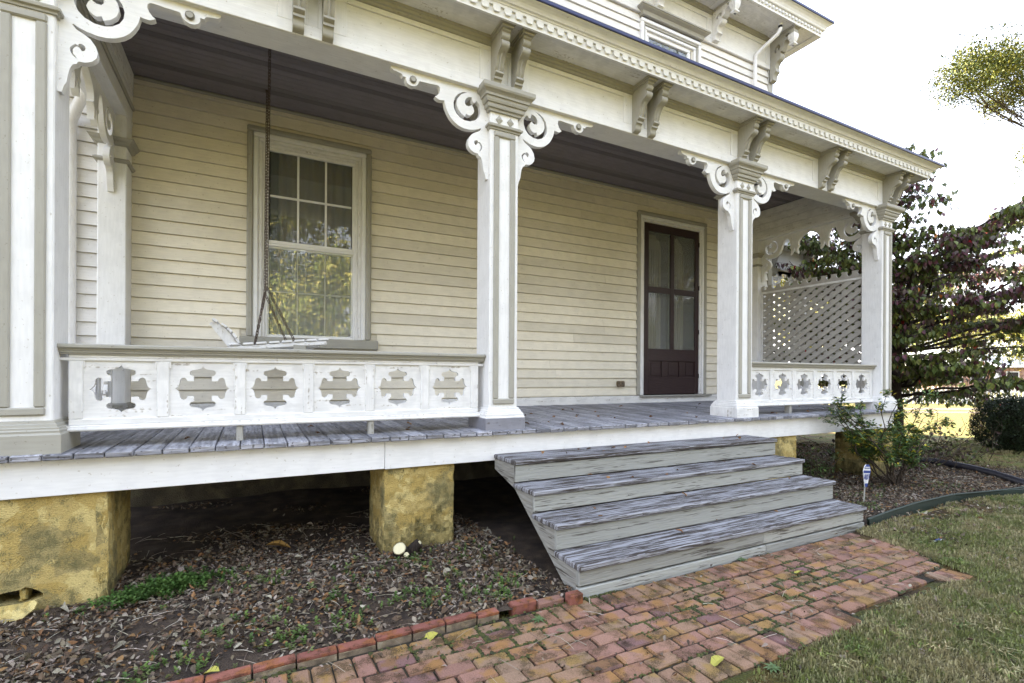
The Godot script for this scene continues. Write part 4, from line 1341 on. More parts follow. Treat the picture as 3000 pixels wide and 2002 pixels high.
func build_path() -> void:
	var s := new_shape()
	for q in [[-2.2, 2.64, 1.86], [2.64, 3.52, 1.785], [3.52, 3.78, 1.87], [3.78, 3.96, 1.68]]:
		s.quad(Vector3(q[0], -0.012, 1.055), Vector3(q[1], -0.012, 1.055), Vector3(q[1], -0.012, q[2]), Vector3(q[0], -0.012, q[2]), Vector3.UP)
	var path := tag(obj("brick_path", s, mats.sand), "", "", "", "structure")
	var meshes := []
	for k in 3:
		var b := new_shape()
		b.box(Vector3(-0.0755, -0.045, -0.0365), Vector3(0.0755, 0.0, 0.0365), 0.005 + 0.0015 * k)
		for i in b.v.size():                       # corners rubbed unevenly
			b.v[i] += Vector3(sin(b.v[i].z * 90.0 + k) * 0.0014, sin(b.v[i].x * 31.0 + k * 2.0) * 0.0014, cos(b.v[i].x * 47.0 + k) * 0.0014)
		meshes.append(b.mesh())
	var spots := []
	var ends := [3.97, 4.0, 3.98, 3.95, 3.90, 3.86]
	for r in 6:
		var z := 1.273 + 0.0792 * r
		var x := -0.95 + 0.08 * (r % 2) + rng.randf_range(-0.01, 0.01)
		while x < ends[r]:
			spots.append([x, z + 0.012 * sin(x * 0.9), 0.0])
			x += 0.158
	var x2 := -0.93
	while x2 < 2.62:                               # soldier course along the front
		spots.append([x2, 1.790 + 0.012 * sin(x2 * 0.9) + rng.randf_range(-0.006, 0.006), PI / 2])
		x2 += 0.0795
	x2 = 2.72
	while x2 < 3.50:
		spots.append([x2, 1.752, 0.0])
		x2 += 0.158
	for k in 3:
		spots.append([3.565 + 0.078 * k, 1.80, PI / 2 + 0.05])
	x2 = -0.93
	while x2 < 0.47:
		spots.append([x2, 1.152, PI / 2])
		x2 += 0.0785
	x2 = 0.522
	while x2 < 1.17:
		spots.append([x2, 1.118, 0.0])
		spots.append([x2 + 0.005, 1.196, 0.0])
		x2 += 0.158
	x2 = 1.272
	while x2 < 2.85:
		spots.append([x2, 1.156, PI / 2])
		x2 += 0.0785
	x2 = 2.95
	while x2 < 3.95:
		spots.append([x2, 1.117, 0.0])
		spots.append([x2 - 0.07, 1.196, 0.0])
		x2 += 0.158
	var moss := []
	var f := FastNoiseLite.new()
	f.seed = 5
	f.frequency = 1.6
	for p in spots:
		var y := 0.006 * sin(p[0] * 2.0) * sin(p[1] * 5.0) + rng.randf_range(-0.003, 0.003)
		var b := Basis(Vector3.UP, p[2] + rng.randfn() * 0.012) * Basis(Vector3.RIGHT, rng.randfn() * 0.012) * Basis(Vector3.BACK, rng.randfn() * 0.01)
		var pick: int = rng.randi() % 8
		if pick == 5 and rng.randf() < 0.45:
			pick = 1
		copy_of("brick", meshes[rng.randi() % 3], mats.brick[pick], path, Vector3(p[0], y, p[1]), b.scaled_local(Vector3(rng.randf_range(0.96, 1.0), 1, rng.randf_range(0.96, 1.0))))
		for k in 44:                                # moss in the joints, thick here and there
			var side := rng.randi() % 4
			var u := rng.randf_range(-1, 1)
			var o := Vector3(u * 0.08, 0, 0.0395 if side == 0 else -0.0395) if side < 2 else Vector3(0.079 if side == 2 else -0.079, 0, u * 0.04)
			var w := Vector3(p[0], 0, p[1]) + Basis(Vector3.UP, p[2]) * o
			var n := f.get_noise_2d(w.x, w.z * 1.5) + 0.3 * f.get_noise_2d(w.x * 5.0, w.z * 5.0)
			if n > 0.02 + rng.randf() * 0.3:
				var big := rng.randf_range(0.5, 1.0) * (0.7 + n)
				moss.append(Transform3D(Basis(Vector3.UP, rng.randf() * TAU).scaled(Vector3(big, big * rng.randf_range(0.5, 1.0), big)), w + Vector3(rng.randfn() * 0.004, -0.006 + rng.randf() * 0.004, rng.randfn() * 0.004)))
			if n > 0.22 and k < 12:                 # creeping over the brick faces
				var q := w + Vector3(rng.randf_range(-0.05, 0.05), 0, rng.randf_range(-0.03, 0.03))
				var t := rng.randf_range(0.2, 0.5)
				moss.append(Transform3D(Basis(Vector3.UP, rng.randf() * TAU).scaled(Vector3(t, t * 0.6, t)), q + Vector3(0, 0.0, 0)))
	for k in 500:                                  # and where the bricks run out into the lawn
		var x := rng.randf_range(2.55, 4.05)
		var z := 1.87 + rng.randf_range(-0.05, 0.09) if x < 3.6 else rng.randf_range(1.3, 1.9)
		if x > 2.55 and (x > 3.9 or z > 1.80):
			var t := rng.randf_range(0.6, 1.6)
			moss.append(Transform3D(Basis(Vector3.UP, rng.randf() * TAU).scaled(Vector3(t, t * 0.5, t)), Vector3(x, -0.012, z)))
	for k in 420:                                  # cushions on the bare earth at the left corner
		var c := [Vector3(-0.86, 0, 0.76), Vector3(-0.62, 0, 0.90), Vector3(-0.95, 0, 0.62), Vector3(-0.45, 0, 0.93)][rng.randi() % 4] as Vector3
		var w := c + Vector3(rng.randfn() * 0.05, 0, rng.randfn() * 0.025)
		var t := rng.randf_range(0.5, 1.3)
		moss.append(Transform3D(Basis(Vector3.UP, rng.randf() * TAU).scaled(Vector3(t, t * 0.8, t)), w + Vector3(0, ground_height(w.x, w.z), 0)))
	var dome := new_shape()
	for k in 7:
		var a := TAU * k / 7.0
		var b := TAU * (k + 1) / 7.0
		var r0 := 0.012 * (0.8 + 0.3 * sin(k * 5.0))
		var r1 := 0.012 * (0.8 + 0.3 * sin(((k + 1) % 7) * 5.0))
		var p0 := Vector3(cos(a) * r0, 0, sin(a) * r0)
		var p1 := Vector3(cos(b) * r1, 0, sin(b) * r1)
		var q0 := p0 * 0.65 + Vector3(0, 0.006, 0)
		var q1 := p1 * 0.65 + Vector3(0, 0.006, 0)
		dome.quad(p0, p1, q1, q0, (p0 + p1 + Vector3(0, 0.012, 0)).normalized())
		dome.tri(q0, q1, Vector3(0, 0.009, 0), (q0 + q1 + Vector3(0, 0.05, 0)).normalized())
	var tints := []
	for k in moss.size():
		tints.append(Color(0.022, 0.026, 0.007).lerp(Color(0.065, 0.07, 0.012), rng.randf()))
	var mm := scatter("moss", dome.mesh(), mats.leaf, moss, tints)
	tag(mm, "dark green moss creeping along the joints of the brick path", "moss")
	# raised bricks that edge the bed
	var e := thing("brick_edging", "single row of red bricks set on edge between the leafy bed and the path", "edging", Vector3(0.2, 0, 1.03))
	var x := -1.25
	while x < 1.0:
		var l := 0.152 if x < 0.93 else 0.11
		var dz := rng.randf_range(-0.005, 0.005)
		var sh := new_shape()
		sh.xf = Transform3D(Basis(Vector3.UP, rng.randfn() * 0.015) * Basis(Vector3.BACK, rng.randfn() * 0.01), Vector3(x + l / 2.0, 0.03 + rng.randf_range(-0.003, 0.004), 1.030 + dz))
		sh.box(Vector3(-l / 2.0, -0.018, -0.024), Vector3(l / 2.0, 0.0, 0.024), 0.004)
		var b := obj("brick", sh, mats.edging[rng.randi() % 3], e)
		var lo := new_shape()
		lo.xf = sh.xf
		lo.box(Vector3(-l / 2.0 + 0.001, -0.06, -0.023), Vector3(l / 2.0 - 0.001, -0.017, 0.0235), 0.002)
		obj("mortar", lo, mats.mortar, b)
		x += 0.157
	for q in [[1.135, 1.272, 1.022, 0.035, 0.0], [1.276, 1.425, 1.04, 0.022, 1.0], [1.428, 1.508, 1.09, 0.05, 0.0]]:
		var sh := new_shape()
		sh.box(Vector3(q[0], -0.04, q[2] - 0.026), Vector3(q[1], q[3], q[2] + 0.028), 0.005)
		obj("brick", sh, mats.edging[0] if q[4] < 0.5 else mats.brick[2], e)


# ---- swing --------------------------------------------------------------------------------------------------------------

func chain(parent: Node, link: Mesh, a: Vector3, b: Vector3) -> void:
	var d := (b - a)
	var n := int(d.length() / 0.0235)
	var y := d.normalized()
	var x := y.cross(Vector3(0.3, 0.1, 1)).normalized()
	var z := x.cross(y).normalized()
	for k in n:
		var w := PI / 2.0 * (k % 2) + 0.4 + rng.randfn() * 0.12
		var bx_ := x * cos(w) + z * sin(w)
		copy_of("link", link, mats.chain, parent, a + d * ((k + 0.5) / n), Basis(bx_, y, bx_.cross(y)))

func build_swing() -> void:
	var sw := thing("porch_swing", "broken white slatted porch swing hanging askew on rusty chains before the window", "swing", Vector3(0.1, 1.38, -1.2))
	var z0 := -0.74
	var z1 := -1.66
	# seat: end boards, slats laid across them
	var a := Vector3(-0.15, 1.352, 0)
	var b := Vector3(0.51, 1.417, 0)
	var dir := (b - a).normalized()
	var up := Vector3(-dir.y, dir.x, 0)
	for z in [z0, (z0 + z1) / 2.0, z1]:
		var s := new_shape()
		s.xf = Transform3D(Basis(dir, up, Vector3(0, 0, 1)), Vector3(-0.15, 1.352, z))
		s.box(Vector3(0, -0.032, -0.02), Vector3(0.64, -0.002, 0.02), 0.004)
		obj("seat_support", s, mats.white_worn, sw)
	for k in 8:
		var s := new_shape(2)
		s.xf = Transform3D(Basis(dir, up, Vector3(0, 0, 1)), Vector3(-0.15, 1.352, 0))
		s.box(Vector3(0.005 + k * 0.083, 0.0, z1 - 0.03), Vector3(0.073 + k * 0.083, 0.016, z0 + 0.03), 0.004)
		obj("seat_slat", s, mats.white_worn, sw)
	for z in [z0 + 0.01, z1 - 0.01]:
		var s := new_shape()
		s.xf = Transform3D(Basis(Vector3.BACK, 0.05), Vector3(0.34, 1.315, z))
		s.box(Vector3(-0.16, -0.012, -0.02), Vector3(0.155, 0.012, 0.02), 0.004)
		obj("cross_board", s, mats.white_worn, sw)
		obj("block", bx(Vector3(0.26, 1.325, z - 0.018), Vector3(0.345, 1.375, z + 0.018), 0.004), mats.trim, sw)
	# curved back with slat ends showing
	for z in [z0, (z0 + z1) / 2.0, z1]:
		var s := new_shape(1)
		s.extrude(pts2([-0.155, 1.352, -0.10, 1.362, -0.115, 1.40, -0.14, 1.44, -0.175, 1.478, -0.215, 1.505, -0.252, 1.512, -0.262, 1.50]), Transform3D(Basis.IDENTITY, Vector3(0, 0, z - 0.012)), 0.024)
		obj("back_support", s, mats.white_worn, sw)
	var arc := [Vector2(-0.098, 1.385), Vector2(-0.118, 1.420), Vector2(-0.146, 1.455), Vector2(-0.180, 1.486), Vector2(-0.232, 1.517)]
	for k in 5:
		var p: Vector2 = arc[k]
		var q: Vector2 = (arc[mini(k + 1, 4)] - arc[maxi(k - 1, 0)]).normalized()
		var s := new_shape(2)
		s.xf = Transform3D(Basis(Vector3(q.x, q.y, 0), Vector3(-q.y, q.x, 0), Vector3(0, 0, 1)), Vector3(p.x, p.y, 0))
		s.box(Vector3(-0.0175, -0.016, z1 - 0.04), Vector3(0.0175, 0.0, z0 + 0.04), 0.003)
		obj("back_slat", s, mats.white_worn, sw)
	# chains: one at each end, forking above the seat
	var ls := new_shape()
	var ring := []
	for k in 10:
		var w := TAU * k / 10.0
		ring.append(Vector3(cos(w) * 0.0088, sin(w) * 0.0088 + (0.0085 if sin(w) > 0.01 else (-0.0085 if sin(w) < -0.01 else 0.0)), 0))
	ls.tube(ring, [0.0030], 4, true)
	var link := ls.mesh()
	var k := 0
	for z in [-0.83, -1.568]:
		var c := obj("chain", bx(Vector3(0.085, 3.585, z - 0.012), Vector3(0.115, 3.602, z + 0.012), 0.003), mats.chain, sw)
		var fork := Vector3(0.087, 1.795 if k == 0 else 1.86, z)
		chain(c, link, Vector3(0.099, 3.59, z), fork)
		chain(c, link, fork, Vector3(0.012, 1.375, z + 0.02))
		chain(c, link, fork, Vector3(0.285, 1.385, z + 0.02))
		k += 1


# ---- plants ---------------------------------------------------------------------------------------------------------------

func leaf_shape(l: float, w: float, fold: float, curl: float, tint := Color.WHITE) -> Shape:
	# one leaf along +z from its stalk, folded on the midrib and curling down at the tip
	var s := Shape.new()
	s.tint = tint
	var wid := [0.0, 0.72, 1.0, 0.62, 0.0]
	var rib := []
	for k in 5:
		var f := k / 4.0
		rib.append(Vector3(0, -curl * l * f * f, l * f))
	for side in [-1.0, 1.0]:
		for k in 4:
			var a: Vector3 = rib[k]
			var b: Vector3 = rib[k + 1]
			var c := a + Vector3(side * w * 0.5 * wid[k], fold * w * 0.5 * wid[k], 0.04 * l)
			var d := b + Vector3(side * w * 0.5 * wid[k + 1], fold * w * 0.5 * wid[k + 1], 0.0)
			var n := Vector3(-side * fold, 1, curl * 0.8).normalized()
			if k > 0:
				s.tri(a, c, d, n)
			s.tri(a, b, d, n)
	return s

func cluster_shape(n: int, radius: float, size: float, flat := 1.0) -> Shape:
	var s := Shape.new()
	for k in n:
		var p := Vector3(rng.randfn(), rng.randfn() * flat, rng.randfn()) * radius * 0.5
		var g := rng.randf_range(0.72, 1.2)
		s.tint = Color(g, g, g)
		var b := Basis(Vector3.UP, rng.randf() * TAU) * Basis(Vector3.RIGHT, rng.randf_range(-0.9, 1.2))
		var l := size * rng.randf_range(0.7, 1.2)
		var w := l * 0.5
		var t := p + b * Vector3(0, 0, l)
		var m := p + b * Vector3(0, 0, l * 0.5)
		var q := b * Vector3(w * 0.5, 0.12 * l, 0)
		var r := b * Vector3(-w * 0.5, 0.12 * l, 0)
		s.tri(p, m + q, t, b * Vector3(-0.3, 1, 0))
		s.tri(p, m + r, t, b * Vector3(0.3, 1, 0))
	return s

func pick(list: Array) -> Color:
	var c: Color = list[rng.randi() % list.size()]
	var g := rng.randf_range(0.75, 1.3)
	return Color(c.r * g, c.g * g * rng.randf_range(0.92, 1.08), c.b * g)

func limb(a: Vector3, b: Vector3, r0: float, r1: float, wob: float, n := 7) -> Array:
	# a wavering branch: [points, radii]
	var p := []
	var r := []
	var o := Vector3.ZERO
	for k in n + 1:
		var f := float(k) / n
		o += Vector3(rng.randfn(), rng.randfn() * 0.6, rng.randfn()) * wob / n * 1.5
		p.append(a.lerp(b, f) + o * sin(f * PI * 0.8 + 0.2))
		r.append(lerpf(r0, r1, f))
	return [p, r]

func tree(called: String, label: String, foot: Vector3, blobs: Array, count: int, leaf: float, colors: Array, bark: Material, group := "", cluster := 16, thin := 1.0) -> Node3D:
	# trunk and limbs that reach into each blob of the crown [centre, radii]; leaf clusters thin out towards each blob's rim
	var t := thing(called, label, "tree", foot, group)
	var top := Vector3.ZERO
	for b in blobs:
		top += b[0]
	top /= blobs.size()
	var fork := foot.lerp(top, 0.5)
	fork.x = lerpf(foot.x, top.x, 0.25)
	fork.z = lerpf(foot.z, top.z, 0.25)
	var wood := new_shape(1)
	var rr := 0.012 * (top.y - foot.y) + 0.06
	var tr := limb(foot - Vector3(0, 0.1, 0), fork, rr * 1.3, rr * 0.75, 0.15)
	wood.tube(tr[0], tr[1], 9)
	var places := []
	var tints := []
	var volume := 0.0
	for b in blobs:
		volume += b[1].x * b[1].y * b[1].z
	for b in blobs:
		var l := limb(fork, b[0], rr * 0.6 * thin, rr * 0.16 * thin, 0.5, 9)
		wood.tube(l[0], l[1], 6)
		var n := int(count * b[1].x * b[1].y * b[1].z / volume)
		var subs := []
		for k in 14:
			var d := Vector3(rng.randfn(), rng.randfn(), rng.randfn()).normalized() * rng.randf_range(0.45, 1.05)
			var e: Vector3 = b[0] + d * b[1]
			subs.append(e)
			var l2 := limb(l[0][6 + k % 3], e, rr * 0.16 * thin, rr * 0.03 * thin, 0.25, 5)
			wood.tube(l2[0], l2[1], 4)
		for k in n:
			var c: Vector3 = subs[rng.randi() % 14] if rng.randf() < 0.88 else b[0]
			var e: Vector3 = c + Vector3(rng.randfn(), rng.randfn() * 0.7, rng.randfn()) * b[1] * 0.2
			places.append(Transform3D(random_basis(0.5).scaled(Vector3.ONE * rng.randf_range(0.7, 1.25)), e))
			tints.append(pick(colors))
	obj("trunk", wood, bark, t)
	scatter("crown", cluster_shape(cluster, leaf * 4.0, leaf).mesh(), mats.leaf, places, tints, t)
	return t

func view_point(u: float, depth: float, y: float) -> Vector3:
	# a place out to the right of the house: depth along the view from the path, u sideways per unit of depth
	return Vector3(0.4628 * depth + 0.8865 * u * depth, y, 3.2 - 0.8865 * depth + 0.4628 * u * depth)

func build_garden() -> void:
	# dry leaves lying on the bed, the mulch and the lawn
	var kinds := []
	for k in 4:
		kinds.append(leaf_shape(0.044 + 0.005 * k, 0.022 + 0.003 * k, [0.5, -0.4, 0.9, 0.2][k], [0.35, -0.3, 0.6, 0.1][k]).mesh())
	var dull := [Color(0.16, 0.125, 0.085), Color(0.11, 0.072, 0.042), Color(0.205, 0.17, 0.125), Color(0.08, 0.052, 0.032), Color(0.265, 0.225, 0.175), Color(0.18, 0.095, 0.038), Color(0.125, 0.092, 0.06), Color(0.058, 0.043, 0.03)]
	var f := FastNoiseLite.new()
	f.seed = 77
	f.frequency = 0.9
	var bins := [[], [], [], []]
	var cols := [[], [], [], []]
	var tries := 0
	while tries < 150000:
		tries += 1
		var x := 0.0
		var z := 0.0
		var keep := 0.0
		var zone := tries % 20
		if zone < 8:
			x = rng.randf_range(-1.7, 1.52) if rng.randf() < 0.85 else rng.randf_range(-3.4, -1.7)
			z = rng.randf_range(-1.75, 1.02)
			keep = 0.55 + 0.75 * f.get_noise_2d(x * 1.2, z * 2.0) - 0.75 * smoothstep(-0.3, -1.2, z) + 0.25 * smoothstep(0.7, 1.3, x) - 0.25 * smoothstep(0.65, 0.95, z)
		elif zone < 16:
			x = rng.randf_range(4.15, 9.0)
			z = rng.randf_range(-2.3, edge_z(x) - 0.03)
			keep = 0.62 + 0.5 * f.get_noise_2d(x, z)
		elif zone < 19:
			x = rng.randf_range(1.8, 9.0)
			z = rng.randf_range(1.0, 4.5)
			if x < 4.05 and z < 1.92:
				continue
			keep = 0.3 + 0.7 * smoothstep(0.5, 0.0, absf(z - edge_z(x) - 0.2)) * smoothstep(4.0, 4.4, x)
		else:
			x = rng.randf_range(-0.4, 3.9)
			z = rng.randf_range(1.08, 1.85)
			keep = 0.05
		if rng.randf() > keep:
			continue
		var y := ground_height(x, z) + 0.006 + rng.randf() * 0.012 if zone < 16 else (0.012 if zone == 19 else 0.0 + rng.randf() * 0.012)
		var i := rng.randi() % 4
		var sc := rng.randf_range(0.25, 0.62) if rng.randf() < 0.9 else rng.randf_range(0.6, 1.0)
		bins[i].append(Transform3D((Basis(Vector3.UP, rng.randf() * TAU) * Basis(Vector3.RIGHT, rng.randfn() * 0.35) * Basis(Vector3.BACK, rng.randfn() * 0.45)).scaled(Vector3.ONE * sc), Vector3(x, y, z)))
		cols[i].append(pick(dull))
	var litter := thing("leaf_litter", "brown and grey fallen leaves strewn over the bed and the mulch", "leaf litter", Vector3(0.5, 0, 0.5))
	litter.set_meta("kind", "stuff")
	for i in 4:
		scatter("leaves", kinds[i], mats.dry, bins[i], cols[i], litter)
	# straws and bits of twig
	var tw := Shape.new()
	tw.tube([Vector3(-0.05, 0, 0), Vector3(0, 0.004, 0.004), Vector3(0.05, 0, 0.012)], [0.0013, 0.0012, 0.0008], 4)
	var straw := []
	var sc := []
	for k in 900:
		var right := rng.randf() < 0.4
		var x := rng.randf_range(4.2, 8.0) if right else rng.randf_range(-1.4, 1.5)
		var z := rng.randf_range(-1.2, edge_z(x)) if right else rng.randf_range(-1.0, 1.02)
		if rng.randf() < 0.1:
			x = rng.randf_range(-0.2, 3.8)
			z = rng.randf_range(1.1, 1.8)
		straw.append(Transform3D((Basis(Vector3.UP, rng.randf() * TAU) * Basis(Vector3.BACK, rng.randfn() * 0.12)).scaled(Vector3(rng.randf_range(0.3, 1.6), 1, 1)), Vector3(x, (ground_height(x, z) if z < 1.03 else 0.0) + 0.012, z)))
		sc.append(pick([Color(0.30, 0.25, 0.19), Color(0.42, 0.37, 0.30), Color(0.15, 0.11, 0.08)]))
	tag(scatter("straw", tw.mesh(), mats.dry, straw, sc), "pale straws and broken twigs lying among the fallen leaves", "straw")
	# small green weeds
	var weed := Shape.new()
	for k in 9:
		var g := rng.randf_range(0.8, 1.2)
		var s := leaf_shape(0.022, 0.018, 0.25, 0.3, Color(g, g, g))
		var b := Basis(Vector3.UP, k * 2.4) * Basis(Vector3.RIGHT, -0.35 - 0.05 * k)
		var o := Vector3(cos(k * 2.4), 0, sin(k * 2.4)) * 0.006 + Vector3(0, 0.004 * k, 0)
		for i in s.v.size():
			weed.v.append(b * s.v[i] + o)
			weed.n.append(b * s.n[i])
			weed.t.append(s.t[i])
			weed.c.append(s.c[i])
	var wm := weed.mesh()
	var greens := [Color(0.06, 0.105, 0.018), Color(0.085, 0.135, 0.024), Color(0.045, 0.085, 0.016), Color(0.11, 0.145, 0.04)]
	var wp := []
	var wc := []
	var centres := [[-0.20, 0.03, 0.2], [0.1, 0.15, 0.15], [0.75, 0.72, 0.14], [0.42, 0.80, 0.1], [1.0, 0.55, 0.2], [1.25, 0.75, 0.15], [0.0, 0.75, 0.2], [0.15, 0.85, 0.1], [1.3, 0.25, 0.2], [0.9, 0.15, 0.2], [0.3, 0.5, 0.2], [-0.3, 0.85, 0.15], [0.55, 0.3, 0.25], [1.1, 0.9, 0.12], [5.2, 0.55, 0.25], [5.8, 0.35, 0.3], [4.85, 0.75, 0.12], [7.2, -0.3, 0.4], [6.6, 0.6, 0.25], [8.2, -0.6, 0.5]]
	for k in 560:
		var c: Array = centres[rng.randi() % centres.size()]
		var x: float = c[0] + rng.randfn() * c[2] * 0.6
		var z: float = minf(c[1] + rng.randfn() * c[2] * 0.5, edge_z(x) - 0.03)
		var y := ground_height(x, z) + 0.004
		wp.append(Transform3D(Basis(Vector3.UP, rng.randf() * TAU).scaled(Vector3.ONE * rng.randf_range(0.35, 0.85)), Vector3(x, y, z)))
		wc.append(pick(greens))
	tag(scatter("weeds", wm, mats.leaf, wp, wc), "scattered small bright green weeds coming up through the leaves", "weeds")
	# a thick mat of chickweed beside the near pier
	var cw := thing("weed_clump", "dense low mat of bright green weeds beside the near pier", "weeds", Vector3(-0.4, 0, -0.02))
	var cp := []
	var cc := []
	for k in 420:
		var x := -0.42 + rng.randfn() * 0.13
		var z := 0.015 + rng.randfn() * 0.05 + (x + 0.42) * -0.25
		cp.append(Transform3D(Basis(Vector3.UP, rng.randf() * TAU).scaled(Vector3.ONE * rng.randf_range(0.45, 0.9)), Vector3(x, ground_height(x, z) + rng.randf() * 0.035 * exp(-pow((x + 0.42) / 0.16, 2)), z)))
		cc.append(pick([Color(0.035, 0.075, 0.012), Color(0.055, 0.105, 0.018)]))
	scatter("leaves", wm, mats.leaf, cp, cc, cw)
	# rosettes rooted in the path
	var rosettes := [[1.21, 1.17, "pale green rosette growing against the brick edging at its right end"], [1.84, 1.93, "spiky green rosette at the front edge of the brick path"], [2.75, 1.09, "green seedling growing at the foot of the lowest step"]]
	for r in rosettes:
		var s := Shape.new()
		for k in 11:
			var l := leaf_shape(0.036, 0.012, 0.3, 0.35)
			var b := Basis(Vector3.UP, k * 2.4) * Basis(Vector3.RIGHT, -0.5 + 0.03 * k)
			for i in l.v.size():
				s.v.append(b * l.v[i] + Vector3(r[0], 0.004, r[1]))
				s.n.append(b * l.n[i])
				s.t.append(l.t[i])
				s.c.append(Color(0.085, 0.13, 0.05))
		tag(obj("rosette", s, mats.leaf, self, Vector3(r[0], 0, r[1])), r[2], "weed", "rosettes growing in the path")
	# lawn: short, half dormant grass
	var tuft := Shape.new()
	for k in 11:
		var a := rng.randf() * TAU
		var lean := rng.randf_range(0.15, 0.9)
		var l := rng.randf_range(0.02, 0.044)
		var o := Vector3(rng.randfn(), 0, rng.randfn()) * 0.012
		var d := Vector3(cos(a), 0, sin(a))
		var side := Vector3(-d.z, 0, d.x) * 0.0019
		var m := o + d * l * lean * 0.4 + Vector3(0, l * 0.6, 0)
		var t := o + d * l * lean + Vector3(0, l * (1.0 - 0.35 * lean), 0)
		var g := rng.randf_range(0.75, 1.25)
		tuft.tint = Color(g, g, g * 0.95)
		tuft.quad(o - side, o + side, m + side, m - side, d + Vector3(0, 0.4, 0))
		tuft.tri(m - side, m + side, t, d + Vector3(0, 0.4, 0))
	var gp := []
	var gc := []
	var gn := FastNoiseLite.new()
	gn.seed = 12
	gn.frequency = 0.8
	gn.fractal_octaves = 3
	while gp.size() < 78000:
		var q := rng.randf()
		var x := rng.randf_range(1.4, 7.5) if q > 0.16 else rng.randf_range(-2.6, 1.4)
		var z := rng.randf_range(0.98, 3.4)
		if q > 0.86:
			x = rng.randf_range(6.0, 13.0)
			z = rng.randf_range(-1.2, 4.0)
		var n := gn.get_noise_2d(x, z)
		var bare := 0.36 + 1.5 * n
		if x < 4.3:
			var lim := 1.868 + 0.05 * n if x < 2.6 else (1.86 if x < 3.6 else 1.93)
			if x > 3.75:
				lim = lerpf(1.85, 1.05, smoothstep(3.75, 4.1, x)) + 0.1 * n
			if z < lim:
				continue
			bare -= 1.1 * smoothstep(lim + 0.10, lim, z) * (1.0 if x < 2.7 else 0.4)
			bare += 0.35
		elif z < edge_z(x) + 0.04:
			if x < 8.6:
				continue
		else:
			bare += 0.6 * smoothstep(0.1, 0.7, z - edge_z(x)) - 0.25
		if rng.randf() > bare + 0.25:
			continue
		gp.append(Transform3D(Basis(Vector3.UP, rng.randf() * TAU).scaled(Vector3.ONE * rng.randf_range(0.55, 1.15)), Vector3(x, -0.009, z)))
		var c := Color(0.38, 0.335, 0.16).lerp(Color(0.19, 0.235, 0.055), smoothstep(-0.35, 0.2, gn.get_noise_2d(x * 2.3 + 40.0, z * 2.3) + rng.randfn() * 0.2))
		gc.append(c.lerp(Color(0.46, 0.40, 0.26), rng.randf() * 0.5))
	tag(scatter("grass", tuft.mesh(), mats.leaf, gp, gc), "short dry green and tan grass of the front lawn", "grass")
	# coarser clumps standing above the rest
	var clump := Shape.new()
	for k in 16:
		var a := rng.randf() * TAU
		var lean := rng.randf_range(0.3, 1.1)
		var l := rng.randf_range(0.05, 0.095)
		var o := Vector3(rng.randfn(), 0, rng.randfn()) * 0.016
		var d := Vector3(cos(a), 0, sin(a))
		var side := Vector3(-d.z, 0, d.x) * 0.0024
		var m := o + d * l * lean * 0.45 + Vector3(0, l * 0.5, 0)
		var t := o + d * l * lean + Vector3(0, l * (0.85 - 0.4 * lean), 0)
		var g := rng.randf_range(0.7, 1.35)
		clump.tint = Color(g, g, g * 0.9)
		clump.quad(o - side, o + side, m + side, m - side, d + Vector3(0, 0.5, 0))
		clump.tri(m - side, m + side, t, d + Vector3(0, 0.5, 0))
	var kp := []
	var kc := []
	for k in 2600:
		var b: Transform3D = gp[rng.randi() % gp.size()]
		var w := b.origin
		if gn.get_noise_2d(w.x * 3.0 + 9.0, w.z * 3.0) < 0.12:
			continue
		kp.append(Transform3D(Basis(Vector3.UP, rng.randf() * TAU).scaled(Vector3.ONE * rng.randf_range(0.5, 1.0)), w))
		kc.append(pick([Color(0.16, 0.22, 0.05), Color(0.22, 0.25, 0.07), Color(0.42, 0.37, 0.2), Color(0.12, 0.18, 0.05)]))
	tag(scatter("grass_clumps", clump.mesh(), mats.leaf, kp, kc), "taller coarse clumps of grass scattered over the front lawn", "grass")
	# bush in front of the corner pier
	var foot := Vector3(6.2, -0.02, 0.34)
	var bush := thing("leafy_bush", "straggly evergreen bush with yellowing leaves before the corner pier", "bush", foot)
	var stems := new_shape(1)
	var lp := []
	var lc := []
	var tips := [Vector3(5.25, 0.86, 0.32), Vector3(5.4, 0.62, 0.3), Vector3(5.7, 0.80, 0.25), Vector3(5.95, 0.92, 0.35), Vector3(6.2, 0.88, 0.4), Vector3(6.45, 0.75, 0.5), Vector3(6.6, 0.95, 0.35), Vector3(5.75, 0.6, 0.5), Vector3(6.35, 0.55, 0.6), Vector3(6.8, 0.6, 0.5), Vector3(5.5, 0.72, 0.15), Vector3(6.05, 0.7, 0.55)]
	for k in 3:
		tips.append(tips[k] + Vector3(rng.randfn() * 0.16, rng.randf_range(-0.22, 0.02), rng.randfn() * 0.12))
	for tip in tips:
		var l := limb(foot, tip, 0.010, 0.003, 0.22, 7)
		stems.tube(l[0], l[1], 5)
		for k in 7:
			var b0: Vector3 = l[0][3 + k % 5]
			var e := b0 + Vector3(rng.randfn() * 0.09, rng.randf_range(-0.02, 0.11), rng.randfn() * 0.08)
			stems.tube([b0, e], [0.003, 0.0015], 3)
			for j in 46:
				var w := b0.lerp(e, rng.randf_range(0.4, 1.0)) + Vector3(rng.randfn(), rng.randfn(), rng.randfn()) * 0.022
				lp.append(Transform3D((Basis(Vector3.UP, rng.randf() * TAU) * Basis(Vector3.RIGHT, rng.randf_range(-0.9, 0.3))).scaled(Vector3.ONE * rng.randf_range(0.6, 1.1)), w))
				lc.append(pick([Color(0.42, 0.36, 0.03)]) if rng.randf() < 0.10 else pick([Color(0.055, 0.10, 0.022), Color(0.085, 0.14, 0.03), Color(0.045, 0.075, 0.02)]))
	obj("stems", stems, mats.bark, bush)
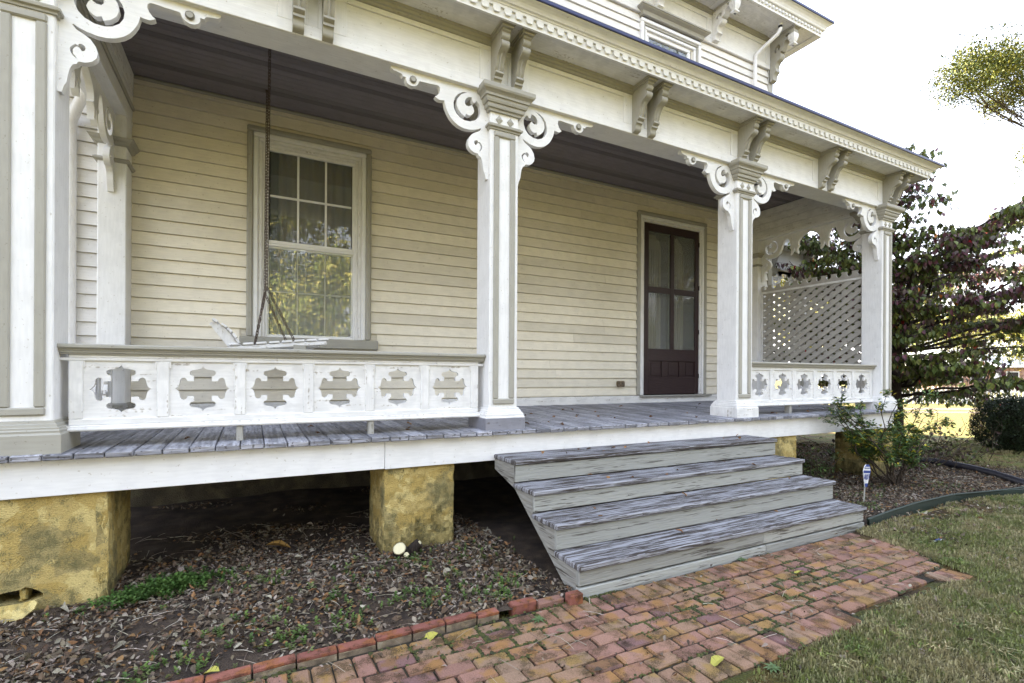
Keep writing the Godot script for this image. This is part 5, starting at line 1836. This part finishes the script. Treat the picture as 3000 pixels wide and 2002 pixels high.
	scatter("foliage", leaf_shape(0.056, 0.026, 0.3, 0.2).mesh(), mats.leaf, lp, lc, bush)
	# low shrub beside the steps
	var foot2 := Vector3(5.35, -0.01, -0.1)
	var low := thing("low_shrub", "small leafy shrub at the right end of the steps before the dark crawl space", "shrub", foot2)
	var st2 := new_shape(1)
	lp = []
	lc = []
	for k in 13:
		var tip := foot2 + Vector3(rng.randf_range(-0.35, 0.5), rng.randf_range(0.15, 0.46), rng.randf_range(-0.25, 0.25))
		var l := limb(foot2 + Vector3(rng.randfn() * 0.15, 0, rng.randfn() * 0.08), tip, 0.006, 0.002, 0.1, 5)
		st2.tube(l[0], l[1], 4)
		for j in 26:
			var w: Vector3 = l[0][2 + j % 4] + Vector3(rng.randfn(), rng.randfn(), rng.randfn()) * 0.03
			lp.append(Transform3D((Basis(Vector3.UP, rng.randf() * TAU) * Basis(Vector3.RIGHT, rng.randf_range(-0.9, 0.3))).scaled(Vector3.ONE * rng.randf_range(0.7, 1.3)), w))
			lc.append(pick([Color(0.04, 0.08, 0.018), Color(0.06, 0.11, 0.025), Color(0.09, 0.13, 0.03)]))
	obj("stems", st2, mats.bark, low)
	scatter("foliage", leaf_shape(0.045, 0.018, 0.3, 0.25).mesh(), mats.leaf, lp, lc, low)
	# clipped ball of box
	var bc := Vector3(11.1, 0.40, -0.12)
	var ball := thing("clipped_shrub", "dark green shrub clipped to a round ball on the lawn at the right edge", "shrub", Vector3(11.1, 0, -0.12))
	lp = []
	lc = []
	for k in 5200:
		var d := Vector3(rng.randfn(), rng.randfn(), rng.randfn()).normalized()
		var r := 0.64 * (rng.randf_range(0.86, 1.0) if k % 3 else rng.randf_range(0.5, 0.9)) * (1.0 + 0.05 * sin(d.x * 7.0) * sin(d.y * 6.0 + d.z * 5.0))
		var w := bc + Vector3(d.x * r, d.y * r * 0.78, d.z * r)
		if w.y < -0.02:
			continue
		lp.append(Transform3D(Basis(Vector3.UP, rng.randf() * TAU) * Basis(Vector3.RIGHT, rng.randf_range(-1.2, 0.6)), w))
		lc.append(pick([Color(0.018, 0.032, 0.012), Color(0.03, 0.048, 0.015), Color(0.012, 0.02, 0.01)]))
	scatter("foliage", cluster_shape(7, 0.05, 0.034).mesh(), mats.leaf, lp, lc, ball)
	var core := Shape.new()
	core.tube([Vector3(11.1, -0.05, -0.12), Vector3(11.1, 0.1, -0.12), Vector3(11.1, 0.4, -0.12), Vector3(11.1, 0.75, -0.12)], [0.04, 0.3, 0.42, 0.2], 9)
	obj("branches", core, mats.bark_dark, ball)
	# bare twiggy undergrowth behind the bush
	var tg := new_shape(1)
	for k in 60:
		var a := Vector3(rng.randf_range(7.0, 9.6), -0.03, rng.randf_range(-1.0, 0.2))
		var b := a + Vector3(rng.randfn() * 0.35, rng.randf_range(0.15, 0.7), rng.randfn() * 0.25)
		var l := limb(a, b, 0.006, 0.002, 0.2, 5)
		tg.tube(l[0], l[1], 4)
	var under := thing("twiggy_undergrowth", "tangle of thin bare stems with withered leaves behind the leafy bush", "undergrowth", Vector3(8.2, 0, -0.4))
	obj("stems", tg, mats.bark, under)
	lp = []
	lc = []
	for k in 900:
		var w := Vector3(rng.randf_range(7.0, 9.7), 0, rng.randf_range(-1.2, 0.1))
		w.y = rng.randf_range(0.0, 0.55) * (0.55 + 0.45 * sin(w.x * 4.0))
		lp.append(Transform3D(random_basis(0.8), w))
		lc.append(pick([Color(0.05, 0.03, 0.028), Color(0.05, 0.07, 0.02), Color(0.07, 0.05, 0.035), Color(0.08, 0.10, 0.025)]))
	scatter("foliage", leaf_shape(0.06, 0.04, 0.4, 0.4).mesh(), mats.leaf, lp, lc, under)


func build_trees() -> void:
	rng.seed = 4711
	# dogwood behind the right corner of the porch: level tiers of drooping leaves turning purple
	var foot := Vector3(9.1, -0.05, -1.0)
	var dog := thing("dogwood_tree", "dogwood with drooping purple and green autumn leaves beside the porch corner", "tree", foot)
	var wood := new_shape(1)
	var trunk := [foot, Vector3(9.12, 0.6, -1.0), Vector3(9.08, 1.2, -1.02), Vector3(9.15, 1.9, -0.98), Vector3(9.35, 2.7, -0.9), Vector3(9.6, 3.6, -0.85)]
	wood.tube(trunk, [0.13, 0.105, 0.095, 0.08, 0.05, 0.02], 9)
	var right := Vector3(0.8865, 0, 0.4628)
	var places := []
	var tints := []
	var big := []
	var purple := [Color(0.08, 0.034, 0.044), Color(0.12, 0.042, 0.055), Color(0.095, 0.066, 0.055), Color(0.065, 0.052, 0.036)]
	var green := [Color(0.085, 0.105, 0.022), Color(0.06, 0.085, 0.02), Color(0.125, 0.14, 0.028)]
	for k in 66:
		var az := k * 2.39996
		var dir := Vector3(cos(az), 0, sin(az))
		var tier := (k % 13) / 12.0
		var reach := lerpf(2.5, 1.3, tier * tier) + 1.35 * maxf(0.0, dir.dot(right))
		var y1 := lerpf(0.98, 4.2, tier) + rng.randf_range(-0.32, 0.32) + 0.6 * maxf(0.0, dir.dot(right)) * tier
		if dir.x < -0.3:
			reach = minf(reach, 1.25)
		var y0 := clampf(y1 * 0.62 + 0.2, 0.75, 3.3)
		var a := Vector3(9.1 + 0.15 * y0 / 2.0, y0, -0.98)
		var b := a + dir * reach
		b.y = y1
		var m := a.lerp(b, 0.45) + Vector3(0, 0.18, 0)
		var l1 := limb(a, m, 0.026, 0.014, 0.2, 4)
		var l2 := limb(l1[0][4], b, 0.014, 0.004, 0.35, 7)
		wood.tube(l1[0], l1[1], 6)
		wood.tube(l2[0], l2[1], 5)
		var lp: Array = l1[0].slice(1) + l2[0]
		var shade := purple if rng.randf() < 0.15 + 0.45 * float(k % 3 == 0) else green
		for j in 30:
			var f := rng.randf_range(0.12, 1.0)
			var p: Vector3 = lp[int(f * (lp.size() - 1))]
			var side := Vector3(-dir.z, 0, dir.x) * (1.0 if j % 2 else -1.0)
			var e := p + (side * rng.randf_range(0.15, 0.75) + dir * rng.randf_range(-0.1, 0.45)) * (1.1 - 0.5 * f) + Vector3(0, rng.randf_range(-0.06, 0.12), 0)
			wood.tube([p, p.lerp(e, 0.5) + Vector3(0, 0.02, 0), e], [0.005, 0.004, 0.002], 3)
			for i in 16:
				var g := rng.randf_range(0.15, 1.08)
				var w := p.lerp(e, g) + Vector3(rng.randfn() * 0.05, -0.01 + rng.randfn() * 0.018, rng.randfn() * 0.05)
				var x := Transform3D((Basis(Vector3.UP, rng.randf() * TAU) * Basis(Vector3.RIGHT, rng.randf_range(0.35, 1.25)) * Basis(Vector3.BACK, rng.randfn() * 0.3)).scaled(Vector3.ONE * rng.randf_range(0.75, 1.2)), w)
				var c := pick(shade)
				var q := rng.randf()
				if q < 0.009:
					c = pick([Color(0.35, 0.02, 0.03), Color(0.45, 0.14, 0.02)])
				elif q < 0.2:
					c = pick(green if shade == purple else purple)
				# the leaves nearest the house path are built singly
				if big.size() < 280 and w.z > 0.15 and w.y < 2.6 and w.x > 8.2 and i % 2 == 0:
					big.append([x, c])
				else:
					places.append(x)
					tints.append(c)
	obj("trunk", wood, mats.bark_dark, dog)
	scatter("foliage", leaf_shape(0.08, 0.055, 0.3, 0.35).mesh(), mats.leaf, places, tints, dog)
	var lm := []
	for c in [Color(0.05, 0.02, 0.028), Color(0.075, 0.026, 0.034), Color(0.05, 0.06, 0.014), Color(0.08, 0.085, 0.02), Color(0.36, 0.03, 0.035), Color(0.42, 0.15, 0.02)]:
		lm.append(leaf_shape(0.08, 0.056, 0.3, 0.35, c).mesh())
	for k in big.size():
		var c: Color = big[k][1]
		var i := 4 if c.r > 0.3 and c.g < 0.08 else (5 if c.r > 0.3 else ((2 if c.g < 0.07 else 3) if c.g > c.r else (0 if c.r < 0.06 else 1)))
		copy_of("leaf", lm[i], mats.leaf, dog, big[k][0].origin, big[k][0].basis)
	# tall tree whose bough hangs into the sky at the upper right
	var lit := [Color(0.13, 0.14, 0.02), Color(0.09, 0.11, 0.02), Color(0.20, 0.19, 0.03), Color(0.05, 0.068, 0.018)]
	var d := 13.0
	var blobs := [[view_point(0.945, d, 9.35), Vector3(0.75, 0.6, 0.7)], [view_point(0.875, d, 8.75), Vector3(0.42, 0.4, 0.45)], [view_point(0.93, d - 0.3, 8.65), Vector3(0.5, 0.42, 0.5)], [view_point(1.01, d, 8.75), Vector3(0.8, 0.55, 0.7)], [view_point(1.0, d + 0.4, 9.75), Vector3(0.55, 0.4, 0.6)], [view_point(1.07, d, 6.95), Vector3(0.5, 0.55, 0.6)], [view_point(1.2, d, 9.6), Vector3(1.3, 1.0, 1.2)], [view_point(1.25, d, 7.6), Vector3(1.2, 0.9, 1.2)], [view_point(1.35, d + 1.0, 8.8), Vector3(1.6, 1.4, 1.5)]]
	tree("tall_tree", "tall tree whose leafy yellow-green bough hangs into the white sky at the upper right", view_point(1.62, d + 0.5, 0.0), blobs, 12000, 0.08, lit, mats.bark, "", 12, 0.42)
	# sunlit trees beyond the fence
	var sunny := [Color(0.26, 0.24, 0.04), Color(0.18, 0.19, 0.035), Color(0.34, 0.29, 0.05), Color(0.12, 0.14, 0.03)]
	var far := [[0.60, 30.0, 8.0, "sunlit yellow-green tree beyond the fence, seen through the side arch"], [0.76, 34.0, 9.0, "sunlit yellow-green tree beyond the fence, directly behind the dogwood trunk"], [0.90, 44.0, 8.0, "sunlit tree far beyond the fence behind the middle of the dogwood"], [1.06, 32.0, 7.0, "sunlit tree beyond the fence at the right edge of the view"]]
	for t in far:
		var c := view_point(t[0], t[1], 0.0)
		var h: float = t[2]
		var bl := []
		for k in 6:
			bl.append([c + Vector3(rng.randfn() * h * 0.2, h * rng.randf_range(0.42, 0.85), rng.randfn() * h * 0.2), Vector3(h * 0.2, h * 0.15, h * 0.2)])
		tree("sunlit_tree", t[3], c, bl, 2200, 0.13, sunny, mats.bark, "sunlit trees beyond the fence", 14)
	# trees across the lawn, facing the porch: the window panes mirror them
	var bright := [Color(0.17, 0.17, 0.035), Color(0.11, 0.13, 0.028), Color(0.24, 0.22, 0.05), Color(0.06, 0.08, 0.02)]
	var front := [[0.5, 13.0, 8.5], [4.0, 14.5, 9.5], [-5.0, 15.0, 9.0], [10.0, 17.0, 12.0], [20.5, 13.0, 25.0], [-12.0, 16.0, 10.0], [23.0, 14.0, 10.0], [14.5, 16.0, 9.0]]
	for k in front.size():
		var t: Array = front[k]
		var c := Vector3(t[0], 0, t[1])
		var h: float = t[2]
		var bl := []
		for j in 8:
			bl.append([c + Vector3(rng.randfn() * h * 0.17, h * rng.randf_range(0.22, 0.85), rng.randfn() * h * 0.1), Vector3(h * 0.18, h * 0.16, h * 0.15)])
		tree("facing_tree", "sunlit yellow-green tree across the front lawn, mirrored in the window panes", c, bl, 2200, 0.15, bright, mats.bark, "trees across the front lawn", 14)
	var near := []
	for k in 9:
		near.append([Vector3(0.2 + 0.32 * k, 1.3 + 0.5 * (k % 3) + 2.2 * ((k * 5) % 9) / 9.0, 7.0 + 0.25 * sin(k * 2.0)), Vector3(0.75, 0.75, 0.45)])
	tree("facing_shrub", "tall large-leaved shrub in full sun across the lawn, mirrored in the lower window panes", Vector3(1.5, 0, 7.1), near, 800, 0.11, [Color(0.42, 0.40, 0.10), Color(0.30, 0.33, 0.07), Color(0.55, 0.48, 0.15), Color(0.14, 0.18, 0.04)], mats.bark, "", 9)


# ---- far things -------------------------------------------------------------------------------------------------------------

func build_distance() -> void:
	# a drive that crosses the lawn
	var r := new_shape()
	for q in [[16.6, 17.4], [18.2, 19.4]]:
		r.quad(view_point(0.3, q[0], -0.03), view_point(1.6, q[0], -0.03), view_point(1.6, q[1], -0.03), view_point(0.3, q[1], -0.03), Vector3.UP)
	tag(obj("drive", r, mats.asphalt), "", "", "", "structure")
	# picket fence
	var f := thing("picket_fence", "white picket fence across the far side of the lawn", "fence", view_point(0.84, 22.6, 0.0))
	var along := Vector3(0.8865, 0, 0.4628)
	var fb := Basis(along, Vector3.UP, along.cross(Vector3.UP))
	var ps := Shape.new()
	ps.extrude(pts2([-0.045, -0.05, 0.045, -0.05, 0.045, 0.66, 0.0, 0.74, -0.045, 0.66]), Transform3D(Basis.IDENTITY, Vector3(0, 0, -0.01)), 0.02)
	var pm := ps.mesh()
	for k in 62:
		copy_of("picket", pm, mats.white_worn, f, view_point(0.62 + k * 0.0082, 22.6, 0.0), fb)
	for y in [0.2, 0.52]:
		var s := new_shape()
		s.xf = Transform3D(fb, view_point(0.62, 22.6, y))
		s.box(Vector3(-0.1, -0.03, -0.045), Vector3(11.6, 0.03, -0.012))
		obj("rail", s, mats.white_worn, f)
	# a low brick house on the other side of the road
	var c := view_point(0.98, 42.0, 0.0)
	var h := thing("brick_bungalow", "low red brick bungalow with a pale roof beyond the fence", "house", c)
	var hb := Transform3D(fb, c)
	var w := new_shape()
	w.xf = hb
	w.box(Vector3(-5.5, -0.1, -4), Vector3(6, 2.1, 0))
	obj("wall", w, mats.slab_red, h)
	var rf := new_shape()
	rf.xf = hb
	rf.extrude(pts2([0.5, 2.05, -4.5, 2.05, -2.0, 3.2]), Transform3D(Basis(Vector3(0, 0, 1), Vector3(0, 1, 0), Vector3(-1, 0, 0)), Vector3(6.4, 0, 0)), 12.3)
	obj("roof", rf, mats.pipe, h)
	for x in [-4.2, -2.4, 0.6, 3.6]:
		var wn := new_shape()
		wn.xf = hb
		wn.box(Vector3(x, 0.75, -0.02), Vector3(x + 1.1, 1.7, 0.04))
		var win := obj("window", wn, mats.white, h)
		var gl := new_shape()
		gl.xf = hb
		gl.box(Vector3(x + 0.08, 0.82, 0.041), Vector3(x + 1.02, 1.63, 0.05))
		obj("pane", gl, mats.interior, win)
	var dn := new_shape()
	dn.xf = hb
	dn.box(Vector3(-0.6, -0.05, 0.0), Vector3(0.2, 1.75, 0.04))
	obj("door", dn, mats.white, h)


# ---- small things -------------------------------------------------------------------------------------------------------------

func build_small_things() -> void:
	# stump by the middle pier
	var s := thing("cut_stump", "sawn stump with pale cut faces at the foot of the middle pier", "stump", Vector3(0.84, 0.0, 0.11))
	var b := new_shape(1)
	b.tube([Vector3(0.86, -0.03, 0.06), Vector3(0.84, 0.03, 0.09), Vector3(0.815, 0.08, 0.14)], [0.065, 0.055, 0.043], 10)
	b.tube([Vector3(0.87, -0.02, 0.06), Vector3(0.93, 0.06, 0.09), Vector3(0.955, 0.085, 0.10)], [0.05, 0.035, 0.032], 9)
	b.tube([Vector3(0.80, -0.02, 0.10), Vector3(0.74, 0.005, 0.17)], [0.04, 0.012], 7)
	b.tube([Vector3(0.84, 0.02, 0.12), Vector3(0.85, 0.045, 0.17)], [0.03, 0.018], 7)
	obj("wood", b, mats.bark_dark, s)
	for q in [[Vector3(0.815, 0.08, 0.14), Vector3(-0.4, 0.72, 0.62), 0.041], [Vector3(0.85, 0.045, 0.17), Vector3(0.1, 0.4, 0.9), 0.017], [Vector3(0.955, 0.085, 0.10), Vector3(0.5, 0.5, 0.6), 0.012]]:
		var c := new_shape()
		var n: Vector3 = (q[1] as Vector3).normalized()
		c.tube([q[0], q[0] + n * 0.004, q[0] + n * 0.005], [q[2], q[2], q[2] * 0.9], 14)
		obj("cut_face", c, mats.cut_wood, s)
	# corrugated drain hose
	var line := [Vector3(7.6, 0.02, -0.55), Vector3(8.0, 0.03, -0.38), Vector3(8.15, 0.03, -0.1), Vector3(8.08, 0.02, 0.25), Vector3(7.85, 0.015, 0.6), Vector3(7.45, 0.01, 1.0), Vector3(7.1, 0.01, 1.4), Vector3(6.95, 0.01, 1.8)]
	var curve := Curve3D.new()
	for k in line.size():
		var t: Vector3 = (line[mini(k + 1, line.size() - 1)] - line[maxi(k - 1, 0)]) / 6.0
		curve.add_point(line[k], -t, t)
	var hp := []
	var hr := []
	var len := curve.get_baked_length()
	var n := 240
	for k in n:
		hp.append(curve.sample_baked(len * k / (n - 1)))
		hr.append(0.042 if k % 2 else 0.048)
	var hs := Shape.new()
	hs.tube(hp, hr, 10)
	tag(obj("drain_hose", hs, mats.hose, self, Vector3(7.9, 0, 0.4)), "black corrugated drain hose winding over the mulch on the right", "hose")
	# plastic edging round the mulch
	var es := new_shape()
	var prev := Vector3.ZERO
	for k in 40:
		var x := lerpf(4.27, 8.6, k / 39.0)
		var p := Vector3(x, 0.0, edge_z(x) + 0.012)
		if k > 0:
			var dd := (p - prev).normalized()
			var nn := Vector3(-dd.z, 0, dd.x)
			for sgn in [-1.0, 1.0]:
				es.quad(prev + nn * 0.008 * sgn + Vector3(0, -0.06, 0), p + nn * 0.008 * sgn + Vector3(0, -0.06, 0), p + nn * 0.008 * sgn + Vector3(0, 0.05, 0), prev + nn * 0.008 * sgn + Vector3(0, 0.05, 0), nn * sgn)
			es.quad(prev - nn * 0.008 + Vector3(0, 0.05, 0), p - nn * 0.008 + Vector3(0, 0.05, 0), p + nn * 0.008 + Vector3(0, 0.05, 0), prev + nn * 0.008 + Vector3(0, 0.05, 0), Vector3.UP)
		prev = p
	es.tube([Vector3(4.27, 0.05, 1.045), Vector3(4.6, 0.052, edge_z(4.6) + 0.012), Vector3(5.2, 0.052, edge_z(5.2) + 0.012), Vector3(5.9, 0.052, edge_z(5.9) + 0.012), Vector3(6.6, 0.052, edge_z(6.6) + 0.012), Vector3(7.4, 0.052, edge_z(7.4) + 0.012), Vector3(8.6, 0.052, edge_z(8.6) + 0.012)], [0.0095], 6)
	tag(obj("plastic_edging", es, mats.green_plastic, self, Vector3(6.0, 0, 1.0)), "dark green plastic lawn edging curving between the mulch and the grass", "edging")
	yard_sign()
	# scrap of packaging on the grass
	var sc := new_shape()
	for k in 6:
		var a := Vector3(4.24 + k * 0.02, 0.008 + 0.008 * (k % 2), 1.47 + 0.006 * (k % 3))
		sc.quad(a, a + Vector3(0.02, 0.008 * (1 - 2 * (k % 2)), 0.004), a + Vector3(0.022, 0.006, 0.03), a + Vector3(0.0, 0.012, 0.032), Vector3(0.1, 1, 0.1).normalized())
	var scrap := obj("litter_scrap", sc, mats.pipe, self, Vector3(4.3, 0, 1.48))
	tag(scrap, "crumpled white and blue scrap of wrapper lying on the lawn", "litter")
	obj("print", bx(Vector3(4.27, 0.019, 1.48), Vector3(4.32, 0.022, 1.495)), mats.blue, scrap)
	# fallen twigs under the porch
	for q in [[Vector3(-0.22, 0.09, -0.85), Vector3(0.05, 0.04, -0.45), Vector3(0.16, 0.05, -0.34), "bent pale twig lying in the shadow under the porch"], [Vector3(0.30, 0.03, 0.25), Vector3(0.6, 0.05, 0.2), Vector3(0.75, 0.02, 0.33), "long thin bowed twig lying left of the stump"]]:
		var l := new_shape()
		l.tube([q[0], q[1], q[2]], [0.004, 0.005, 0.003], 5)
		tag(obj("fallen_twig", l, mats.bark, self, q[1] * Vector3(1, 0, 1)), q[3], "twig")
	var husk := leaf_shape(0.16, 0.06, 0.9, 0.15, Color(0.42, 0.24, 0.06))
	for i in husk.v.size():
		husk.v[i] = Basis(Vector3.UP, 1.2) * husk.v[i] + Vector3(0.08, 0.05, -0.40)
	tag(obj("curled_husk", husk, mats.dry, self, Vector3(0.1, 0, -0.4)), "large curled tan leaf lying under the porch beside the pale twig", "leaf")
	# leaves dropped on the deck and on the treads
	var kinds := []
	for c in [Color(0.20, 0.10, 0.045), Color(0.11, 0.06, 0.035), Color(0.30, 0.15, 0.05)]:
		kinds.append(leaf_shape(0.058, 0.032, 0.7, 0.4, c).mesh())
	for k in 46:
		var x := rng.randf_range(1.85, 6.4)
		var z := -rng.randf_range(0.02, 1.4)
		if k > 36:
			x = rng.randf_range(-0.7, 1.4)
		var y := 0.774 + (0.075 - z) * 0.0188
		var o := copy_of("fallen_leaf", kinds[k % 3], mats.dry, self, Vector3(x, y + 0.006, z), random_basis(0.3).scaled(Vector3.ONE * rng.randf_range(0.55, 1.0)))
		tag(o, "curled brown leaf dropped on the grey boards of the porch floor", "leaf", "leaves on the porch floor")
	var tops := [0.604, 0.457, 0.322, 0.170]
	var zs := [[0.05, 0.33], [0.34, 0.58], [0.59, 0.83], [0.84, 1.05]]
	for k in 30:
		var i := [0, 0, 1, 0, 2, 3, 1, 0][k % 8] as int
		var o := copy_of("fallen_leaf", kinds[(k + 1) % 3], mats.dry, self, Vector3(rng.randf_range(1.7, 4.1), tops[i] + 0.008, rng.randf_range(zs[i][0], zs[i][1])), random_basis(0.35).scaled(Vector3.ONE * rng.randf_range(0.5, 0.9)))
		tag(o, "small brown leaf lying on a weathered stair tread", "leaf", "leaves on the stair treads")
	var yellow := leaf_shape(0.085, 0.05, 0.5, 0.5, Color(0.36, 0.33, 0.07)).mesh()
	for q in [[0.06, 0.87, "large yellow leaf lying on the bed left of the brick edging"], [-0.105, 1.02, "faded yellow leaf draped over the left end of the brick edging"], [0.74, 1.085, "small yellow leaf beside the brick edging near its middle"], [0.12, 0.28, "bright yellow leaf among the weeds under the porch edge"], [1.72, 1.80, "curled green-yellow leaf on the front course of the path"], [2.9, 1.40, "yellow leaf lying on the right part of the brick path"]]:
		var z: float = q[1]
		var o := copy_of("yellow_leaf", yellow, mats.dry, self, Vector3(q[0], (0.035 if z < 1.03 and z > 0.98 else 0.012) + (ground_height(q[0], z) if z < 1.0 else 0.0), z), random_basis(0.25))
		tag(o, q[2], "leaf", "yellow leaves")

func yard_sign() -> void:
	# small shield-shaped sign on a stake, turned almost edge-on
	var at := Vector3(4.98, 0.0, 0.66)
	var t := thing("yard_sign", "small blue and white security sign on a stake beside the right end of the steps", "sign", at)
	var fr := Transform3D(Basis(Vector3.BACK, -0.12) * Basis(Vector3.UP, 0.12), at)
	var p := new_shape()
	p.xf = fr
	p.extrude(pts2([-0.055, 0.235, -0.078, 0.30, -0.055, 0.345, -0.025, 0.36, 0.025, 0.36, 0.055, 0.345, 0.078, 0.30, 0.055, 0.235, 0.02, 0.155, -0.02, 0.155]), Transform3D(Basis.IDENTITY, Vector3(0, 0, -0.003)), 0.006)
	obj("plate", p, mats.pipe, t)
	for q in [[pts2([-0.055, 0.345, -0.025, 0.36, 0.025, 0.36, 0.055, 0.345, 0.066, 0.322, -0.066, 0.322])], [pts2([-0.076, 0.306, 0.076, 0.306, 0.074, 0.282, -0.074, 0.282])], [pts2([-0.034, 0.188, 0.034, 0.188, 0.02, 0.156, -0.02, 0.156])]]:
		var b := new_shape()
		b.xf = fr
		b.extrude(q[0], Transform3D(Basis.IDENTITY, Vector3(0, 0, 0.0032)), 0.0015)
		obj("band", b, mats.blue, t)
	var words := [["Secured by", 0.329, 0.020, mats.pipe], ["ADT", 0.212, 0.068, mats.blue]]
	for w in words:
		var tm := TextMesh.new()
		tm.text = w[0]
		var font := SystemFont.new()
		font.font_names = PackedStringArray(["Droid Sans"])
		font.font_weight = 700
		tm.font = font
		tm.font_size = 48
		tm.pixel_size = w[2] * U / 48.0
		tm.depth = 0.0015
		tm.vertical_alignment = VERTICAL_ALIGNMENT_BOTTOM
		var o := MeshInstance3D.new()
		o.name = name_in(t, "lettering")
		o.mesh = tm
		o.material_override = w[3]
		t.add_child(o)
		o.transform = Transform3D(fr.basis, (fr * Vector3(0, w[1] - 0.006, 0.0056) - at) * U)
	var s := new_shape(1)
	s.xf = fr
	s.box(Vector3(-0.012, -0.12, -0.0085), Vector3(0.012, 0.2, -0.0035), 0.002)
	obj("stake", s, mats.trim_worn, t)
